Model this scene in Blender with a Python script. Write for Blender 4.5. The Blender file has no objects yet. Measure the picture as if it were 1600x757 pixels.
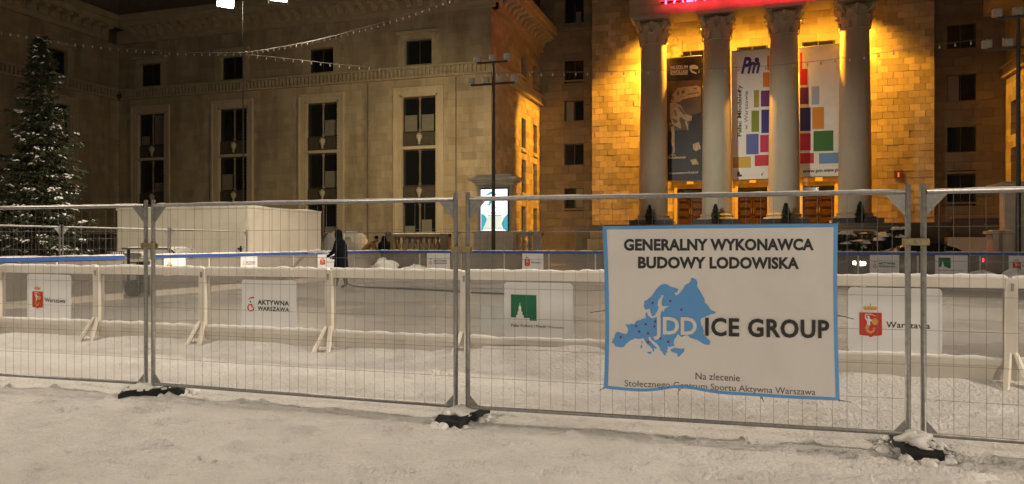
import bpy, bmesh, math, random
import numpy as np
from mathutils import Vector, Matrix
from mathutils.geometry import tessellate_polygon

random.seed(7)
SC = bpy.context.scene
COL = SC.collection
R = math.radians

# ------------------------------------------------------------------ camera, sky, exposure
TH = R(17.5)                      # the palace axes are turned this much against the view
CAMZ, FPX, HORIZON = 1.6, 1142.0, 381.0
cd = bpy.data.cameras.new('camera'); cam = bpy.data.objects.new('camera', cd); COL.objects.link(cam)
cam.location = (0, 0, CAMZ); cam.rotation_euler = (R(90), 0, TH)
cd.sensor_width = 36.0; cd.lens = FPX / 1600 * 36; cd.shift_y = 2.5 / 1600
cd.clip_start = 0.05; cd.clip_end = 600
SC.camera = cam

world = bpy.data.worlds.new('World'); SC.world = world; world.use_nodes = True
wn = world.node_tree.nodes; wl = world.node_tree.links
wn.clear()
wo = wn.new('ShaderNodeOutputWorld'); wb = wn.new('ShaderNodeBackground')
wb.inputs['Color'].default_value = (1.0, 0.76, 0.50, 1)      # overcast night sky lit from below by the city
wb.inputs['Strength'].default_value = 0.015
wl.new(wb.outputs[0], wo.inputs[0])
SC.view_settings.view_transform = 'Standard'; SC.view_settings.look = 'None'
SC.view_settings.exposure = 0.0; SC.view_settings.gamma = 1.0
SC.view_settings.use_curve_mapping = False
SC.cycles.use_denoising = True
SC.cycles.max_bounces = 8; SC.cycles.transparent_max_bounces = 16
SC.cycles.sample_clamp_indirect = 4.0

# ------------------------------------------------------------------ helpers: where a sight line meets a plane of the place
FW = Vector((-math.sin(TH), math.cos(TH), 0)); RT = Vector((math.cos(TH), math.sin(TH), 0))
def ray(px, py):
    return FW + RT * ((px - 800) / FPX) + Vector((0, 0, (HORIZON - py) / FPX))
def pV(px, py, V):
    d = ray(px, py); k = V / d.y
    return Vector((d.x * k, V, CAMZ + d.z * k))
def pU(px, py, U):
    d = ray(px, py); k = U / d.x
    return Vector((U, d.y * k, CAMZ + d.z * k))

# ------------------------------------------------------------------ materials
MATS = {}
def nodes_of(m):
    m.use_nodes = True
    return m.node_tree.nodes, m.node_tree.links
def mat(name, col, rough=0.6, metal=0.0, noise=0.0, scale=4.0, bump=0.0, bscale=None, rnd=0.0, island=0.0, spec=0.5,
        emit=None, estr=0.0, detail=5.0, dirt=None, dscale=0.5, damount=0.5, stretch=None, bdist=0.02):
    if name in MATS: return MATS[name]
    m = bpy.data.materials.new(name); n, l = nodes_of(m)
    b = n['Principled BSDF']
    b.inputs['Roughness'].default_value = rough; b.inputs['Metallic'].default_value = metal
    b.inputs['Specular IOR Level'].default_value = spec
    c = n.new('ShaderNodeRGB'); c.outputs[0].default_value = (*col, 1); src = c.outputs[0]
    tc = n.new('ShaderNodeTexCoord'); geo = n.new('ShaderNodeNewGeometry')
    vec = geo.outputs['Position']
    if stretch:
        mp = n.new('ShaderNodeMapping'); mp.inputs['Scale'].default_value = stretch
        l.new(vec, mp.inputs['Vector']); vec = mp.outputs[0]
    if noise:
        t = n.new('ShaderNodeTexNoise'); t.inputs['Scale'].default_value = scale; t.inputs['Detail'].default_value = detail
        l.new(vec, t.inputs['Vector'])
        mr = n.new('ShaderNodeMapRange'); mr.inputs[1].default_value = 0.25; mr.inputs[2].default_value = 0.75
        mr.inputs[3].default_value = 1 - noise; mr.inputs[4].default_value = 1 + noise
        l.new(t.outputs['Fac'], mr.inputs[0])
        h = n.new('ShaderNodeHueSaturation'); l.new(mr.outputs[0], h.inputs['Value']); l.new(src, h.inputs['Color']); src = h.outputs[0]
    for amount, kind in ((rnd, 'obj'), (island, 'isl')):
        if amount:
            if kind == 'obj': o = n.new('ShaderNodeObjectInfo').outputs['Random']
            else: o = geo.outputs['Random Per Island']
            mr = n.new('ShaderNodeMapRange'); mr.inputs[3].default_value = 1 - amount; mr.inputs[4].default_value = 1 + amount * 0.6
            l.new(o, mr.inputs[0])
            h = n.new('ShaderNodeHueSaturation'); l.new(mr.outputs[0], h.inputs['Value']); l.new(src, h.inputs['Color']); src = h.outputs[0]
    if dirt:
        t = n.new('ShaderNodeTexNoise'); t.inputs['Scale'].default_value = dscale; t.inputs['Detail'].default_value = 8
        t.inputs['Roughness'].default_value = 0.65; l.new(vec, t.inputs['Vector'])
        mr = n.new('ShaderNodeMapRange'); mr.inputs[1].default_value = 0.48; mr.inputs[2].default_value = 0.72
        mr.inputs[4].default_value = damount; l.new(t.outputs['Fac'], mr.inputs[0])
        mx = n.new('ShaderNodeMix'); mx.data_type = 'RGBA'
        l.new(mr.outputs[0], mx.inputs['Factor']); l.new(src, mx.inputs['A']); mx.inputs['B'].default_value = (*dirt, 1)
        src = mx.outputs['Result']
    l.new(src, b.inputs['Base Color'])
    if bump:
        t = n.new('ShaderNodeTexNoise'); t.inputs['Scale'].default_value = bscale or scale; t.inputs['Detail'].default_value = 6
        l.new(vec, t.inputs['Vector'])
        bp = n.new('ShaderNodeBump'); bp.inputs['Strength'].default_value = bump; bp.inputs['Distance'].default_value = bdist
        l.new(t.outputs['Fac'], bp.inputs['Height']); l.new(bp.outputs[0], b.inputs['Normal'])
    if emit:
        b.inputs['Emission Color'].default_value = (*emit, 1); b.inputs['Emission Strength'].default_value = estr
    MATS[name] = m
    return m

SNOW = mat('snow', (0.73, 0.715, 0.70), 0.75, noise=0.09, scale=2.3, bump=1.0, bscale=26, dirt=(0.50, 0.48, 0.43), dscale=0.9, damount=0.4, spec=0.25, bdist=0.05)
SNOWCAP = mat('snow_cap', (0.84, 0.83, 0.81), 0.8, bump=0.5, bscale=40, spec=0.2)
STONE = mat('limestone', (0.43, 0.36, 0.26), 0.85, noise=0.16, scale=0.8, bump=0.5, bscale=9, rnd=0.30, island=0.26, dirt=(0.20, 0.155, 0.10), dscale=0.35, damount=0.65)
STONE_FACADE = mat('facade_limestone', (0.40, 0.33, 0.235), 0.85, noise=0.18, scale=1.1, bump=0.4, bscale=9, island=0.13, rnd=0.22, dirt=(0.17, 0.13, 0.085), dscale=0.9, damount=0.75, stretch=(1, 1, 0.22))
STONE_TRIM = mat('limestone_trim', (0.42, 0.355, 0.255), 0.8, noise=0.12, scale=2.0, bump=0.3, bscale=12, dirt=(0.30, 0.24, 0.17), dscale=0.8, damount=0.45)
STONE_BAY = mat('pale_bay_limestone', (0.51, 0.435, 0.32), 0.8, noise=0.12, scale=2.0, bump=0.3, bscale=12, dirt=(0.34, 0.28, 0.20), dscale=0.8, damount=0.45, stretch=(1, 1, 0.4))
STONE_DARK = mat('dark_stone', (0.22, 0.185, 0.14), 0.85, noise=0.18, scale=1.0, bump=0.4, bscale=8, island=0.18, rnd=0.15)  # darkened limestone; the unlit wing's shade is put into this colour
BRONZE = mat('dark_bronze', (0.075, 0.062, 0.045), 0.6, noise=0.3, scale=5, bump=0.5, bscale=14)
MORTAR = mat('mortar', (0.22, 0.18, 0.13), 0.95, noise=0.15, scale=3)
COLUMN = mat('column_stone', (0.45, 0.41, 0.34), 0.75, noise=0.12, scale=1.2, bump=0.25, bscale=14, dirt=(0.28, 0.25, 0.20), dscale=1.2, damount=0.5, stretch=(1, 1, 0.35))
BALUSTER = mat('balustrade_stone', (0.50, 0.46, 0.39), 0.85, noise=0.12, scale=3, bump=0.3, bscale=20)
GLASS = mat('dark_window_glass', (0.012, 0.013, 0.015), 0.10, spec=0.6)
BLIND = mat('window_blind', (0.20, 0.19, 0.16), 0.5, noise=0.1, scale=3)
SASH = mat('dark_window_frame', (0.05, 0.042, 0.035), 0.6)
STEEL = mat('galvanised_steel', (0.31, 0.305, 0.295), 0.48, metal=0.55, noise=0.22, scale=30, bump=0.1, bscale=60)
WIRE = mat('galvanised_wire', (0.19, 0.18, 0.165), 0.6, metal=0.2)
CLAMP = mat('zinc_clamp', (0.36, 0.29, 0.15), 0.5, metal=0.6, noise=0.3, scale=40)
RUBBER = mat('black_rubber', (0.012, 0.013, 0.015), 0.8, noise=0.4, scale=20, bump=0.4, bscale=50)
WHITE_PVC = mat('white_board_plastic', (0.74, 0.70, 0.63), 0.5, noise=0.06, scale=5, dirt=(0.45, 0.38, 0.29), dscale=2.2, damount=0.4)
BLUE_RAIL = mat('blue_rail', (0.035, 0.10, 0.36), 0.45, noise=0.1, scale=6)
SHEET = mat('white_sign_vinyl', (0.86, 0.86, 0.87), 0.5, noise=0.02, scale=4)
INK = mat('black_print', (0.035, 0.033, 0.035), 0.6)
INK_RED = mat('red_print', (0.62, 0.035, 0.03), 0.5)
INK_GOLD = mat('gold_print', (0.66, 0.36, 0.08), 0.5)
INK_GREEN = mat('green_print', (0.012, 0.16, 0.075), 0.5)
INK_WHITE = mat('white_print', (0.80, 0.78, 0.75), 0.5)
CLOTH = mat('white_banner_vinyl', (0.82, 0.80, 0.78), 0.42, noise=0.02, scale=2, bump=0.3, bscale=3.0, bdist=0.03, dirt=(0.66, 0.63, 0.59), dscale=1.5, damount=0.35)
BLUE = mat('blue_banner_print', (0.13, 0.38, 0.80), 0.45)
PURPLE = mat('purple_print', (0.22, 0.05, 0.22), 0.5)
CABIN = mat('cream_cabin_panel', (0.66, 0.62, 0.51), 0.45, noise=0.05, scale=1.5, dirt=(0.45, 0.40, 0.30), dscale=0.7, damount=0.3)
BLACK = mat('black_paint', (0.015, 0.015, 0.016), 0.35)
POLE = mat('dark_mast_paint', (0.035, 0.033, 0.03), 0.45, noise=0.2, scale=8)
LAMPBOX = mat('grey_lamp_housing', (0.36, 0.33, 0.28), 0.5)
WOOD = mat('dark_door_wood', (0.030, 0.008, 0.006), 0.6, noise=0.3, scale=6, stretch=(1, 1, 0.15))
BARK = mat('bark', (0.07, 0.045, 0.028), 0.9, noise=0.3, scale=12)
NEEDLE = mat('spruce_needles', (0.050, 0.062, 0.026), 0.65, island=0.45)
SHRUB = mat('conifer_leaves', (0.02, 0.034, 0.02), 0.7, island=0.4)
COAT = mat('navy_coat', (0.006, 0.0065, 0.011), 0.9, noise=0.3, scale=9, bump=0.6, bscale=12, spec=0.1)
TROUSER = mat('dark_trousers', (0.010, 0.012, 0.020), 0.9, noise=0.2, scale=9, spec=0.1)
SKIN = mat('skin', (0.42, 0.23, 0.15), 0.6)
TAN = mat('tan_jacket', (0.27, 0.15, 0.06), 0.8, noise=0.25, scale=10)
BULB = mat('clear_bulb', (0.52, 0.48, 0.40), 0.15)

def panel_glass(name, tint, diff, k_diff, k_gloss, rough=0.12):
    m = bpy.data.materials.new(name); n, l = nodes_of(m); n.remove(n['Principled BSDF'])
    out = n['Material Output']
    tr = n.new('ShaderNodeBsdfTransparent'); tr.inputs[0].default_value = (*tint, 1)
    df = n.new('ShaderNodeBsdfDiffuse'); df.inputs[0].default_value = (*diff, 1)
    gl = n.new('ShaderNodeBsdfGlossy'); gl.inputs['Roughness'].default_value = rough
    geo = n.new('ShaderNodeNewGeometry'); t = n.new('ShaderNodeTexNoise'); t.inputs['Scale'].default_value = 2.2; t.inputs['Detail'].default_value = 7
    l.new(geo.outputs['Position'], t.inputs['Vector'])
    mr = n.new('ShaderNodeMapRange'); mr.inputs[1].default_value = 0.3; mr.inputs[2].default_value = 0.7
    mr.inputs[3].default_value = k_diff * 0.92; mr.inputs[4].default_value = k_diff * 1.08; l.new(t.outputs['Fac'], mr.inputs[0])
    a = n.new('ShaderNodeMixShader'); l.new(mr.outputs[0], a.inputs[0]); l.new(tr.outputs[0], a.inputs[1]); l.new(df.outputs[0], a.inputs[2])
    b = n.new('ShaderNodeMixShader'); b.inputs[0].default_value = k_gloss; l.new(a.outputs[0], b.inputs[1]); l.new(gl.outputs[0], b.inputs[2])
    l.new(b.outputs[0], out.inputs['Surface'])
    return m
ACRYLIC = panel_glass('scuffed_acrylic', (0.82, 0.81, 0.79), (0.42, 0.41, 0.39), 0.28, 0.03)
FAR_ACRYLIC = panel_glass('frosted_acrylic', (0.80, 0.78, 0.75), (0.42, 0.40, 0.37), 0.45, 0.03)
WATER = panel_glass('sprayed_water', (1, 1, 1), (0.95, 0.95, 0.94), 0.8, 0.05)

def ice_material():
    m = bpy.data.materials.new('rink_ice'); n, l = nodes_of(m); b = n['Principled BSDF']
    geo = n.new('ShaderNodeNewGeometry')
    mp = n.new('ShaderNodeMapping'); mp.inputs['Scale'].default_value = (0.22, 0.34, 1); l.new(geo.outputs['Position'], mp.inputs['Vector'])
    t = n.new('ShaderNodeTexNoise'); t.inputs['Scale'].default_value = 1.0; t.inputs['Detail'].default_value = 8; t.inputs['Roughness'].default_value = 0.62
    l.new(mp.outputs[0], t.inputs['Vector'])
    cr = n.new('ShaderNodeValToRGB'); e = cr.color_ramp.elements
    e[0].position = 0.32; e[0].color = (0.56, 0.56, 0.55, 1); e[1].position = 0.72; e[1].color = (0.66, 0.66, 0.65, 1)
    l.new(t.outputs['Fac'], cr.inputs[0]); l.new(cr.outputs[0], b.inputs['Base Color'])
    mr = n.new('ShaderNodeMapRange'); mr.inputs[1].default_value = 0.35; mr.inputs[2].default_value = 0.7; mr.inputs[3].default_value = 0.16; mr.inputs[4].default_value = 0.5
    l.new(t.outputs['Fac'], mr.inputs[0]); l.new(mr.outputs[0], b.inputs['Roughness'])
    t2 = n.new('ShaderNodeTexNoise'); t2.inputs['Scale'].default_value = 6; l.new(geo.outputs['Position'], t2.inputs['Vector'])
    bp = n.new('ShaderNodeBump'); bp.inputs['Strength'].default_value = 0.05; bp.inputs['Distance'].default_value = 0.02
    l.new(t2.outputs['Fac'], bp.inputs['Height']); l.new(bp.outputs[0], b.inputs['Normal'])
    return m
ICE = ice_material()

# ------------------------------------------------------------------ geometry helpers
def top_of(o):
    while o.parent: o = o.parent
    return o
class MB:
    def __init__(s): s.v = []; s.f = []
    def add(s, vs, fs):
        k = len(s.v); s.v += [tuple(p) for p in vs]; s.f += [tuple(i + k for i in f) for f in fs]; return s
    def box(s, x0, x1, y0, y1, z0, z1):
        x0, x1 = sorted((x0, x1)); y0, y1 = sorted((y0, y1)); z0, z1 = sorted((z0, z1))
        return s.add([(x0,y0,z0),(x1,y0,z0),(x1,y1,z0),(x0,y1,z0),(x0,y0,z1),(x1,y0,z1),(x1,y1,z1),(x0,y1,z1)],
                     [(0,3,2,1),(4,5,6,7),(0,1,5,4),(1,2,6,5),(2,3,7,6),(3,0,4,7)])
    def tube(s, pts, r, n=8, cap=True):
        pts = [Vector(p) for p in pts]; m = len(pts)
        rs = [r] * m if not isinstance(r, (list, tuple)) else r
        vs = []; up = None
        for i, p in enumerate(pts):
            t = (pts[min(i + 1, m - 1)] - pts[max(i - 1, 0)]).normalized()
            if up is None or abs(t.dot(up)) > 0.95: up = Vector((0, 0, 1)) if abs(t.z) < 0.9 else Vector((1, 0, 0))
            a = t.cross(up).normalized(); b = a.cross(t)
            for k in range(n):
                w = 2 * math.pi * k / n
                vs.append(p + (a * math.cos(w) + b * math.sin(w)) * rs[i])
        fs = [(i*n+k, i*n+(k+1)%n, (i+1)*n+(k+1)%n, (i+1)*n+k) for i in range(m-1) for k in range(n)]
        if cap: fs += [tuple(range(n)), tuple(reversed(range((m-1)*n, m*n)))]
        return s.add(vs, fs)
    def lathe(s, prof, cx, cy, n=24, cz=0.0):
        vs = [(cx + r*math.cos(2*math.pi*k/n), cy + r*math.sin(2*math.pi*k/n), cz + z) for r, z in prof for k in range(n)]
        m = len(prof)
        fs = [(i*n+k, i*n+(k+1)%n, (i+1)*n+(k+1)%n, (i+1)*n+k) for i in range(m-1) for k in range(n)]
        fs += [tuple(reversed(range(n))), tuple(range((m-1)*n, m*n))]
        return s.add(vs, fs)
    def loft(s, rings, cap=True):
        n = len(rings[0]); m = len(rings)
        vs = [p for r in rings for p in r]
        fs = [(i*n+k, i*n+(k+1)%n, (i+1)*n+(k+1)%n, (i+1)*n+k) for i in range(m-1) for k in range(n)]
        if cap: fs += [tuple(reversed(range(n))), tuple(range((m-1)*n, m*n))]
        return s.add(vs, fs)
    def poly(s, pts):                       # flat filled polygon, facing the camera side
        pts = [Vector(p) for p in pts]
        fs = tessellate_polygon([pts])
        return s.add(pts, fs)
    def slab(s, front, back):               # polygon with thickness
        n = len(front); fr = [Vector(p) for p in front]
        t = tessellate_polygon([fr]); k = [tuple(f) for f in t]
        s.add(front, k)
        s.add(list(front) + list(back), [(i, (i+1) % n, n + (i+1) % n, n + i) for i in range(n)])
        return s.add(back, [tuple(reversed(f)) for f in k])
    def mesh(s, name):
        me = bpy.data.meshes.new(name); me.from_pydata(s.v, [], s.f); me.update(); return me
    def build(s, name, material, parent=None, smooth=False, bevel=0.0, base=None, kind=None):
        off = Vector(top_of(parent).location) if parent else (Vector(base) if base is not None else Vector((0, 0, 0)))
        me = bpy.data.meshes.new(name)
        me.from_pydata([(x - off.x, y - off.y, z - off.z) for x, y, z in s.v], [], s.f)
        bm = bmesh.new(); bm.from_mesh(me)
        if smooth or bevel:
            bmesh.ops.recalc_face_normals(bm, faces=bm.faces)
        bm.to_mesh(me); bm.free()
        me.materials.append(material)
        o = bpy.data.objects.new(name, me); COL.objects.link(o)
        if parent: o.parent = parent
        else: o.location = off
        if smooth:
            me.shade_smooth()
            try: me.set_sharp_from_angle(angle=R(40))
            except Exception: pass
        if bevel:
            b = o.modifiers.new('bevel', 'BEVEL'); b.width = bevel; b.segments = 2; b.limit_method = 'ANGLE'
        if kind: o['kind'] = kind
        return o
def share(name, me, parent, loc, rotz=0.0, scale=None):
    """one more piece that shares its mesh data; loc is in world coordinates"""
    o = bpy.data.objects.new(name, me); COL.objects.link(o)
    off = Vector(top_of(parent).location) if parent else Vector((0, 0, 0))
    o.parent = parent; o.location = Vector(loc) - off
    if rotz: o.rotation_euler = (0, 0, rotz)
    if scale: o.scale = scale
    return o
def piece_mesh(mb, name, material, smooth=False):
    me = mb.mesh(name); me.materials.append(material)
    if smooth: me.shade_smooth()
    return me
def tag(o, label, cat, group=None, kind=None):
    if label: o['label'] = label
    if cat: o['category'] = cat
    if group: o['group'] = group
    if kind: o['kind'] = kind
    return o
def thing(name, label, cat, loc, group=None):
    o = bpy.data.objects.new(name, None); COL.objects.link(o); o.location = loc; o.empty_display_size = 0.3
    return tag(o, label, cat, group)
def copy_thing(root, loc, rotz, label, group=None):
    r = root.copy(); COL.objects.link(r); r.location = loc; r.rotation_euler = (0, 0, rotz); r['label'] = label
    if group: r['group'] = group
    for ch in list(root.children):
        c = ch.copy(); COL.objects.link(c); c.parent = r
        for g in list(ch.children):
            d = g.copy(); COL.objects.link(d); d.parent = c
    return r

# value noise with numpy
_rng = np.random.RandomState(3); _tab = _rng.rand(256, 256)
def vnoise(x, y):
    xi = np.floor(x).astype(int); yi = np.floor(y).astype(int); fx = x - xi; fy = y - yi
    fx = fx*fx*(3-2*fx); fy = fy*fy*(3-2*fy)
    a = _tab[xi % 256, yi % 256]; b = _tab[(xi+1) % 256, yi % 256]; c = _tab[xi % 256, (yi+1) % 256]; d = _tab[(xi+1) % 256, (yi+1) % 256]
    return (a*(1-fx)+b*fx)*(1-fy) + (c*(1-fx)+d*fx)*fy
def n1(x, y): return float(vnoise(np.array([x]), np.array([y]))[0])

def snow_strip(mb, p0, p1, w, h, n=40, seed=0.0, rough=0.5):
    """ridge of snow lying along a rail from p0 to p1 (its underside at that line)"""
    p0 = Vector(p0); p1 = Vector(p1); d = (p1 - p0); s = Vector((-d.y, d.x, 0)).normalized()
    rings = []
    for i in range(n + 1):
        t = i / n; c = p0 + d * t
        k = 1 + rough * (n1(t * d.length * 5 + seed, seed * 3.1) * 1.2 + 0.8 * n1(t * d.length * 17 + seed, 9.3) - 1.0)
        k = max(k, 0.15)
        if i in (0, n): k *= 0.4
        ww = w * (0.8 + 0.2 * k); hh = h * k
        rings.append([c - s*ww/2 - Vector((0,0,0.004)), c - s*ww*0.46 + Vector((0,0,hh*0.6)), c - s*ww*0.2 + Vector((0,0,hh)),
                      c + s*ww*0.22 + Vector((0,0,hh*0.95)), c + s*ww*0.46 + Vector((0,0,hh*0.55)), c + s*ww/2 - Vector((0,0,0.004))])
    return mb.loft(rings)
def lump(mb, c, rx, ry, rz, seed=0, nu=14, nv=7, amp=0.35, pw=1.0):
    """uneven heap sitting on z = c.z"""
    c = Vector(c); rings = []
    for j in range(nv + 1):
        a = j / nv * math.pi / 2
        rings.append([(c.x + rx*max(0, math.cos(a))**pw*math.cos(w)*q, c.y + ry*max(0, math.cos(a))**pw*math.sin(w)*q, c.z + rz*math.sin(a)*(0.8+0.4*n1(seed+3*math.cos(w)+7, seed+3*math.sin(w)+j*.3)))
                      for k in range(nu) for w in (2*math.pi*k/nu,) for q in (1 + amp*(2*n1(seed + 2*math.cos(w)+5, seed + 2*math.sin(w) + j*0.5) - 1),)])
    return mb.loft(rings)

# text: returns triangles in a box 0..1 wide, cap height 1
_TX = {}
def glyphs(s, bold=0.0, space=1.0, shear=0.0):
    key = (s, bold, space, shear)
    if key in _TX: return _TX[key]
    c = bpy.data.curves.new('lettering', 'FONT'); c.body = s; c.resolution_u = 3; c.offset = bold; c.space_character = space; c.shear = shear
    o = bpy.data.objects.new('lettering', c); COL.objects.link(o)
    me = bpy.data.meshes.new_from_object(o.evaluated_get(bpy.context.evaluated_depsgraph_get()))
    vs = np.array([v.co[:] for v in me.vertices]); fs = [tuple(p.vertices) for p in me.polygons]
    bpy.data.objects.remove(o); bpy.data.curves.remove(c); bpy.data.meshes.remove(me)
    x0, x1 = vs[:, 0].min(), vs[:, 0].max()
    out = [((x - x0) / (x1 - x0), y / 0.682) for x, y, z in vs], fs
    _TX[key] = out
    return out
def text_on(mb, fn, s, x0, x1, yb0, yb1, cap, bold=0.0, space=1.0, shear=0.0):
    vs, fs = glyphs(s, bold, space, shear)
    return mb.add([fn(x0 + (x1-x0)*x, yb0 + (yb1-yb0)*x - cap*y) for x, y in vs], fs)
def text_up(mb, fn, s, xb, y0, y1, cap, bold=0.0):          # reads upwards
    vs, fs = glyphs(s, bold)
    return mb.add([fn(xb - cap*y, y0 + (y1-y0)*x) for x, y in vs], fs)
def poly_on(mb, fn, pts): return mb.poly([fn(*p) for p in pts])
def disc_on(mb, fn, cx, cy, r, n=14, ry=None):
    return poly_on(mb, fn, [(cx + r*math.cos(2*math.pi*k/n), cy + (ry or r)*math.sin(2*math.pi*k/n)) for k in range(n)])
def stroke_on(mb, fn, pts, w):
    """thick polyline; w scalar or list"""
    n = len(pts); ws = w if isinstance(w, list) else [w]*n
    L, Rr = [], []
    for i, (x, y) in enumerate(pts):
        ax, ay = pts[max(i-1, 0)]; bx, by = pts[min(i+1, n-1)]
        dx, dy = bx-ax, by-ay; q = math.hypot(dx, dy) or 1
        L.append(fn(x - dy/q*ws[i]/2, y + dx/q*ws[i]/2)); Rr.append(fn(x + dy/q*ws[i]/2, y - dx/q*ws[i]/2))
    return mb.add(L + Rr, [(i, i+1, n+i+1, n+i) for i in range(n-1)])
def rrect(x0, y0, x1, y1, rx, ry, n=5):
    P = []
    for cx, cy, a in ((x1-rx, y0+ry, -90), (x1-rx, y1-ry, 0), (x0+rx, y1-ry, 90), (x0+rx, y0+ry, 180)):
        P += [(cx + rx*math.cos(R(a + 90*k/n)), cy + ry*math.sin(R(a + 90*k/n))) for k in range(n+1)]
    return P

ORD = ['first', 'second', 'third', 'fourth', 'fifth', 'sixth', 'seventh', 'eighth', 'ninth', 'tenth', 'eleventh', 'twelfth', 'thirteenth', 'fourteenth']
# ------------------------------------------------------------------ main distances of the place (metres, palace axes)
VF = 6.2            # site fence
VN, VB, UL, UR = 9.0, 28.5, -15.0, 15.0       # rink boards
VW = 45.0           # facade of the left wing
VP, VPIER, VBACK, VWING = 52.5, 56.0, 58.5, 57.0   # columns, piers, portico wall, recessed wing
UCL, URET, UINN, URIGHT = 0.5, -15.6, -46.2, 16.9
ICEZ = 0.2

# ------------------------------------------------------------------ ground and ice
def axis(lo, dense0, dense1, hi, step, grow=1.25):
    a = list(np.arange(dense0, dense1, step)); s = step; x = dense0; left = []
    while x > lo:
        s *= grow; x -= s; left.append(max(x, lo))
    s = step; x = a[-1]; right = []
    while x < hi:
        s *= grow; x += s; right.append(min(x, hi))
    return np.array(left[::-1] + a + right)
xs = axis(-160, -9.5, 5.0, 160, 0.045); ys = axis(-60, 2.6, 9.2, 160, 0.040)
X, Y = np.meshgrid(xs, ys)
Z = np.zeros_like(X)
near = np.clip(1 - np.abs(Y - 5.5) / 6.0, 0, 1)
Z += 0.05 * (vnoise(X*0.5+11, Y*0.6+4) - 0.5) + 0.025 * (vnoise(X*1.7+3, Y*2.1+8) - 0.5)
rough = np.clip(vnoise(X*0.35+40, Y*0.7+15)*1.6 - 0.35, 0, 1)
Z += near * rough * (0.040*(vnoise(X*4+1, Y*5+2) - 0.5) + 0.030*(vnoise(X*9+7, Y*12+5) - 0.5)) + near*0.016*(vnoise(X*17+3, Y*20+1)-0.5)
# ruts and swept ridges running along the fence
for c, w, dpt, ph in ((5.55, 0.10, 0.030, 1.0), (7.25, 0.22, 0.035, 5.0), (7.9, 0.18, 0.03, 9.0), (6.75, 0.15, 0.02, 4.0), (4.6, 0.12, 0.018, 2.0), (3.7, 0.14, 0.016, 7.0)):
    cc = c + 0.35*(vnoise(X*0.25+ph, Y*0+ph) - 0.5) + 0.06*(vnoise(X*1.8+ph, Y*0+2*ph)-0.5)
    Z -= dpt * np.exp(-((Y-cc)/w)**2) * np.clip(vnoise(X*0.8+ph*3, Y*0+ph)*1.8-0.2, 0, 1)
    Z += dpt*0.7 * np.exp(-((Y-cc-1.7*w)/(w*0.8))**2) * vnoise(X*2.4+ph, Y*3)
# clods of loose snow
rs = np.random.RandomState(11)
for _ in range(900):
    cx = rs.uniform(-9, 5); cy = rs.uniform(3.0, 8.6); r = rs.uniform(0.02, 0.07); h = rs.uniform(0.008, 0.05)
    ix = np.searchsorted(xs, (cx-3*r, cx+3*r)); iy = np.searchsorted(ys, (cy-3*r, cy+3*r))
    sl = (slice(iy[0], iy[1]), slice(ix[0], ix[1]))
    Z[sl] += h*np.exp(-((X[sl]-cx)**2+(Y[sl]-cy)**2*1.5)/(r*r)) * (0.6+0.8*vnoise(X[sl]*25, Y[sl]*25))
# footprints
for trail in range(14):
    fx = rs.uniform(-9, 4); fy = rs.uniform(3.0, 8.2); ang = rs.uniform(-0.5, 0.4) + (math.pi if rs.rand() < .5 else 0); side = 1
    for stp in range(11):
        fx += 0.62*math.cos(ang); fy += 0.62*math.sin(ang)*0.6; side = -side
        px_, py_ = fx - side*0.10*math.sin(ang), fy + side*0.10*math.cos(ang)
        if not (-9.3 < px_ < 4.8 and 2.8 < py_ < 8.6): continue
        ix = np.searchsorted(xs, (px_-.3, px_+.3)); iy = np.searchsorted(ys, (py_-.3, py_+.3)); sl = (slice(iy[0], iy[1]), slice(ix[0], ix[1]))
        a = (X[sl]-px_)*math.cos(ang)+(Y[sl]-py_)*math.sin(ang); b = -(X[sl]-px_)*math.sin(ang)+(Y[sl]-py_)*math.cos(ang)
        q = (a/0.145)**2+(b/0.055)**2
        Z[sl] += -0.048*np.exp(-q**2) + 0.026*np.exp(-((np.sqrt(q)-1.35)/0.3)**2)*(0.3+vnoise(X[sl]*14, Y[sl]*14))
# drift against the boards
Z += 0.17*np.exp(-((Y-9.0)/0.42)**2) * (0.75+0.5*vnoise(X*0.9+2, Y*1.5)) + 0.02*np.exp(-((Y-8.7)/0.35)**2)*(vnoise(X*6, Y*6)-.5)
Z += 0.20*np.exp(-((Y-9.0)/0.5)**2) * np.clip(1-np.abs(X+2.0)/1.9, 0, 1)**.6 * (0.8+0.4*vnoise(X*2.2+5, Y*2))
Z = np.where((Y > VN+0.2) & (Y < VB) & (X > UL) & (X < UR), np.minimum(Z, 0.05), Z)
ny, nx = X.shape
gv = np.stack([X, Y, Z], -1).reshape(-1, 3)
idx = np.arange(nx*ny).reshape(ny, nx)
gf = np.stack([idx[:-1, :-1], idx[:-1, 1:], idx[1:, 1:], idx[1:, :-1]], -1).reshape(-1, 4)
gm = bpy.data.meshes.new('ground'); gm.from_pydata(gv.tolist(), [], gf.tolist()); gm.shade_smooth(); gm.materials.append(SNOW)
go = bpy.data.objects.new('ground', gm); COL.objects.link(go); go['kind'] = 'structure'
def ground_z(u, v):
    return float(Z[min(np.searchsorted(ys, v), ny-1), min(np.searchsorted(xs, u), nx-1)])

ice = MB().box(UL+0.03, UR-0.03, VN+0.05, VB-0.03, 0.06, ICEZ).build('ice', ICE); ice['kind'] = 'structure'

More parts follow.
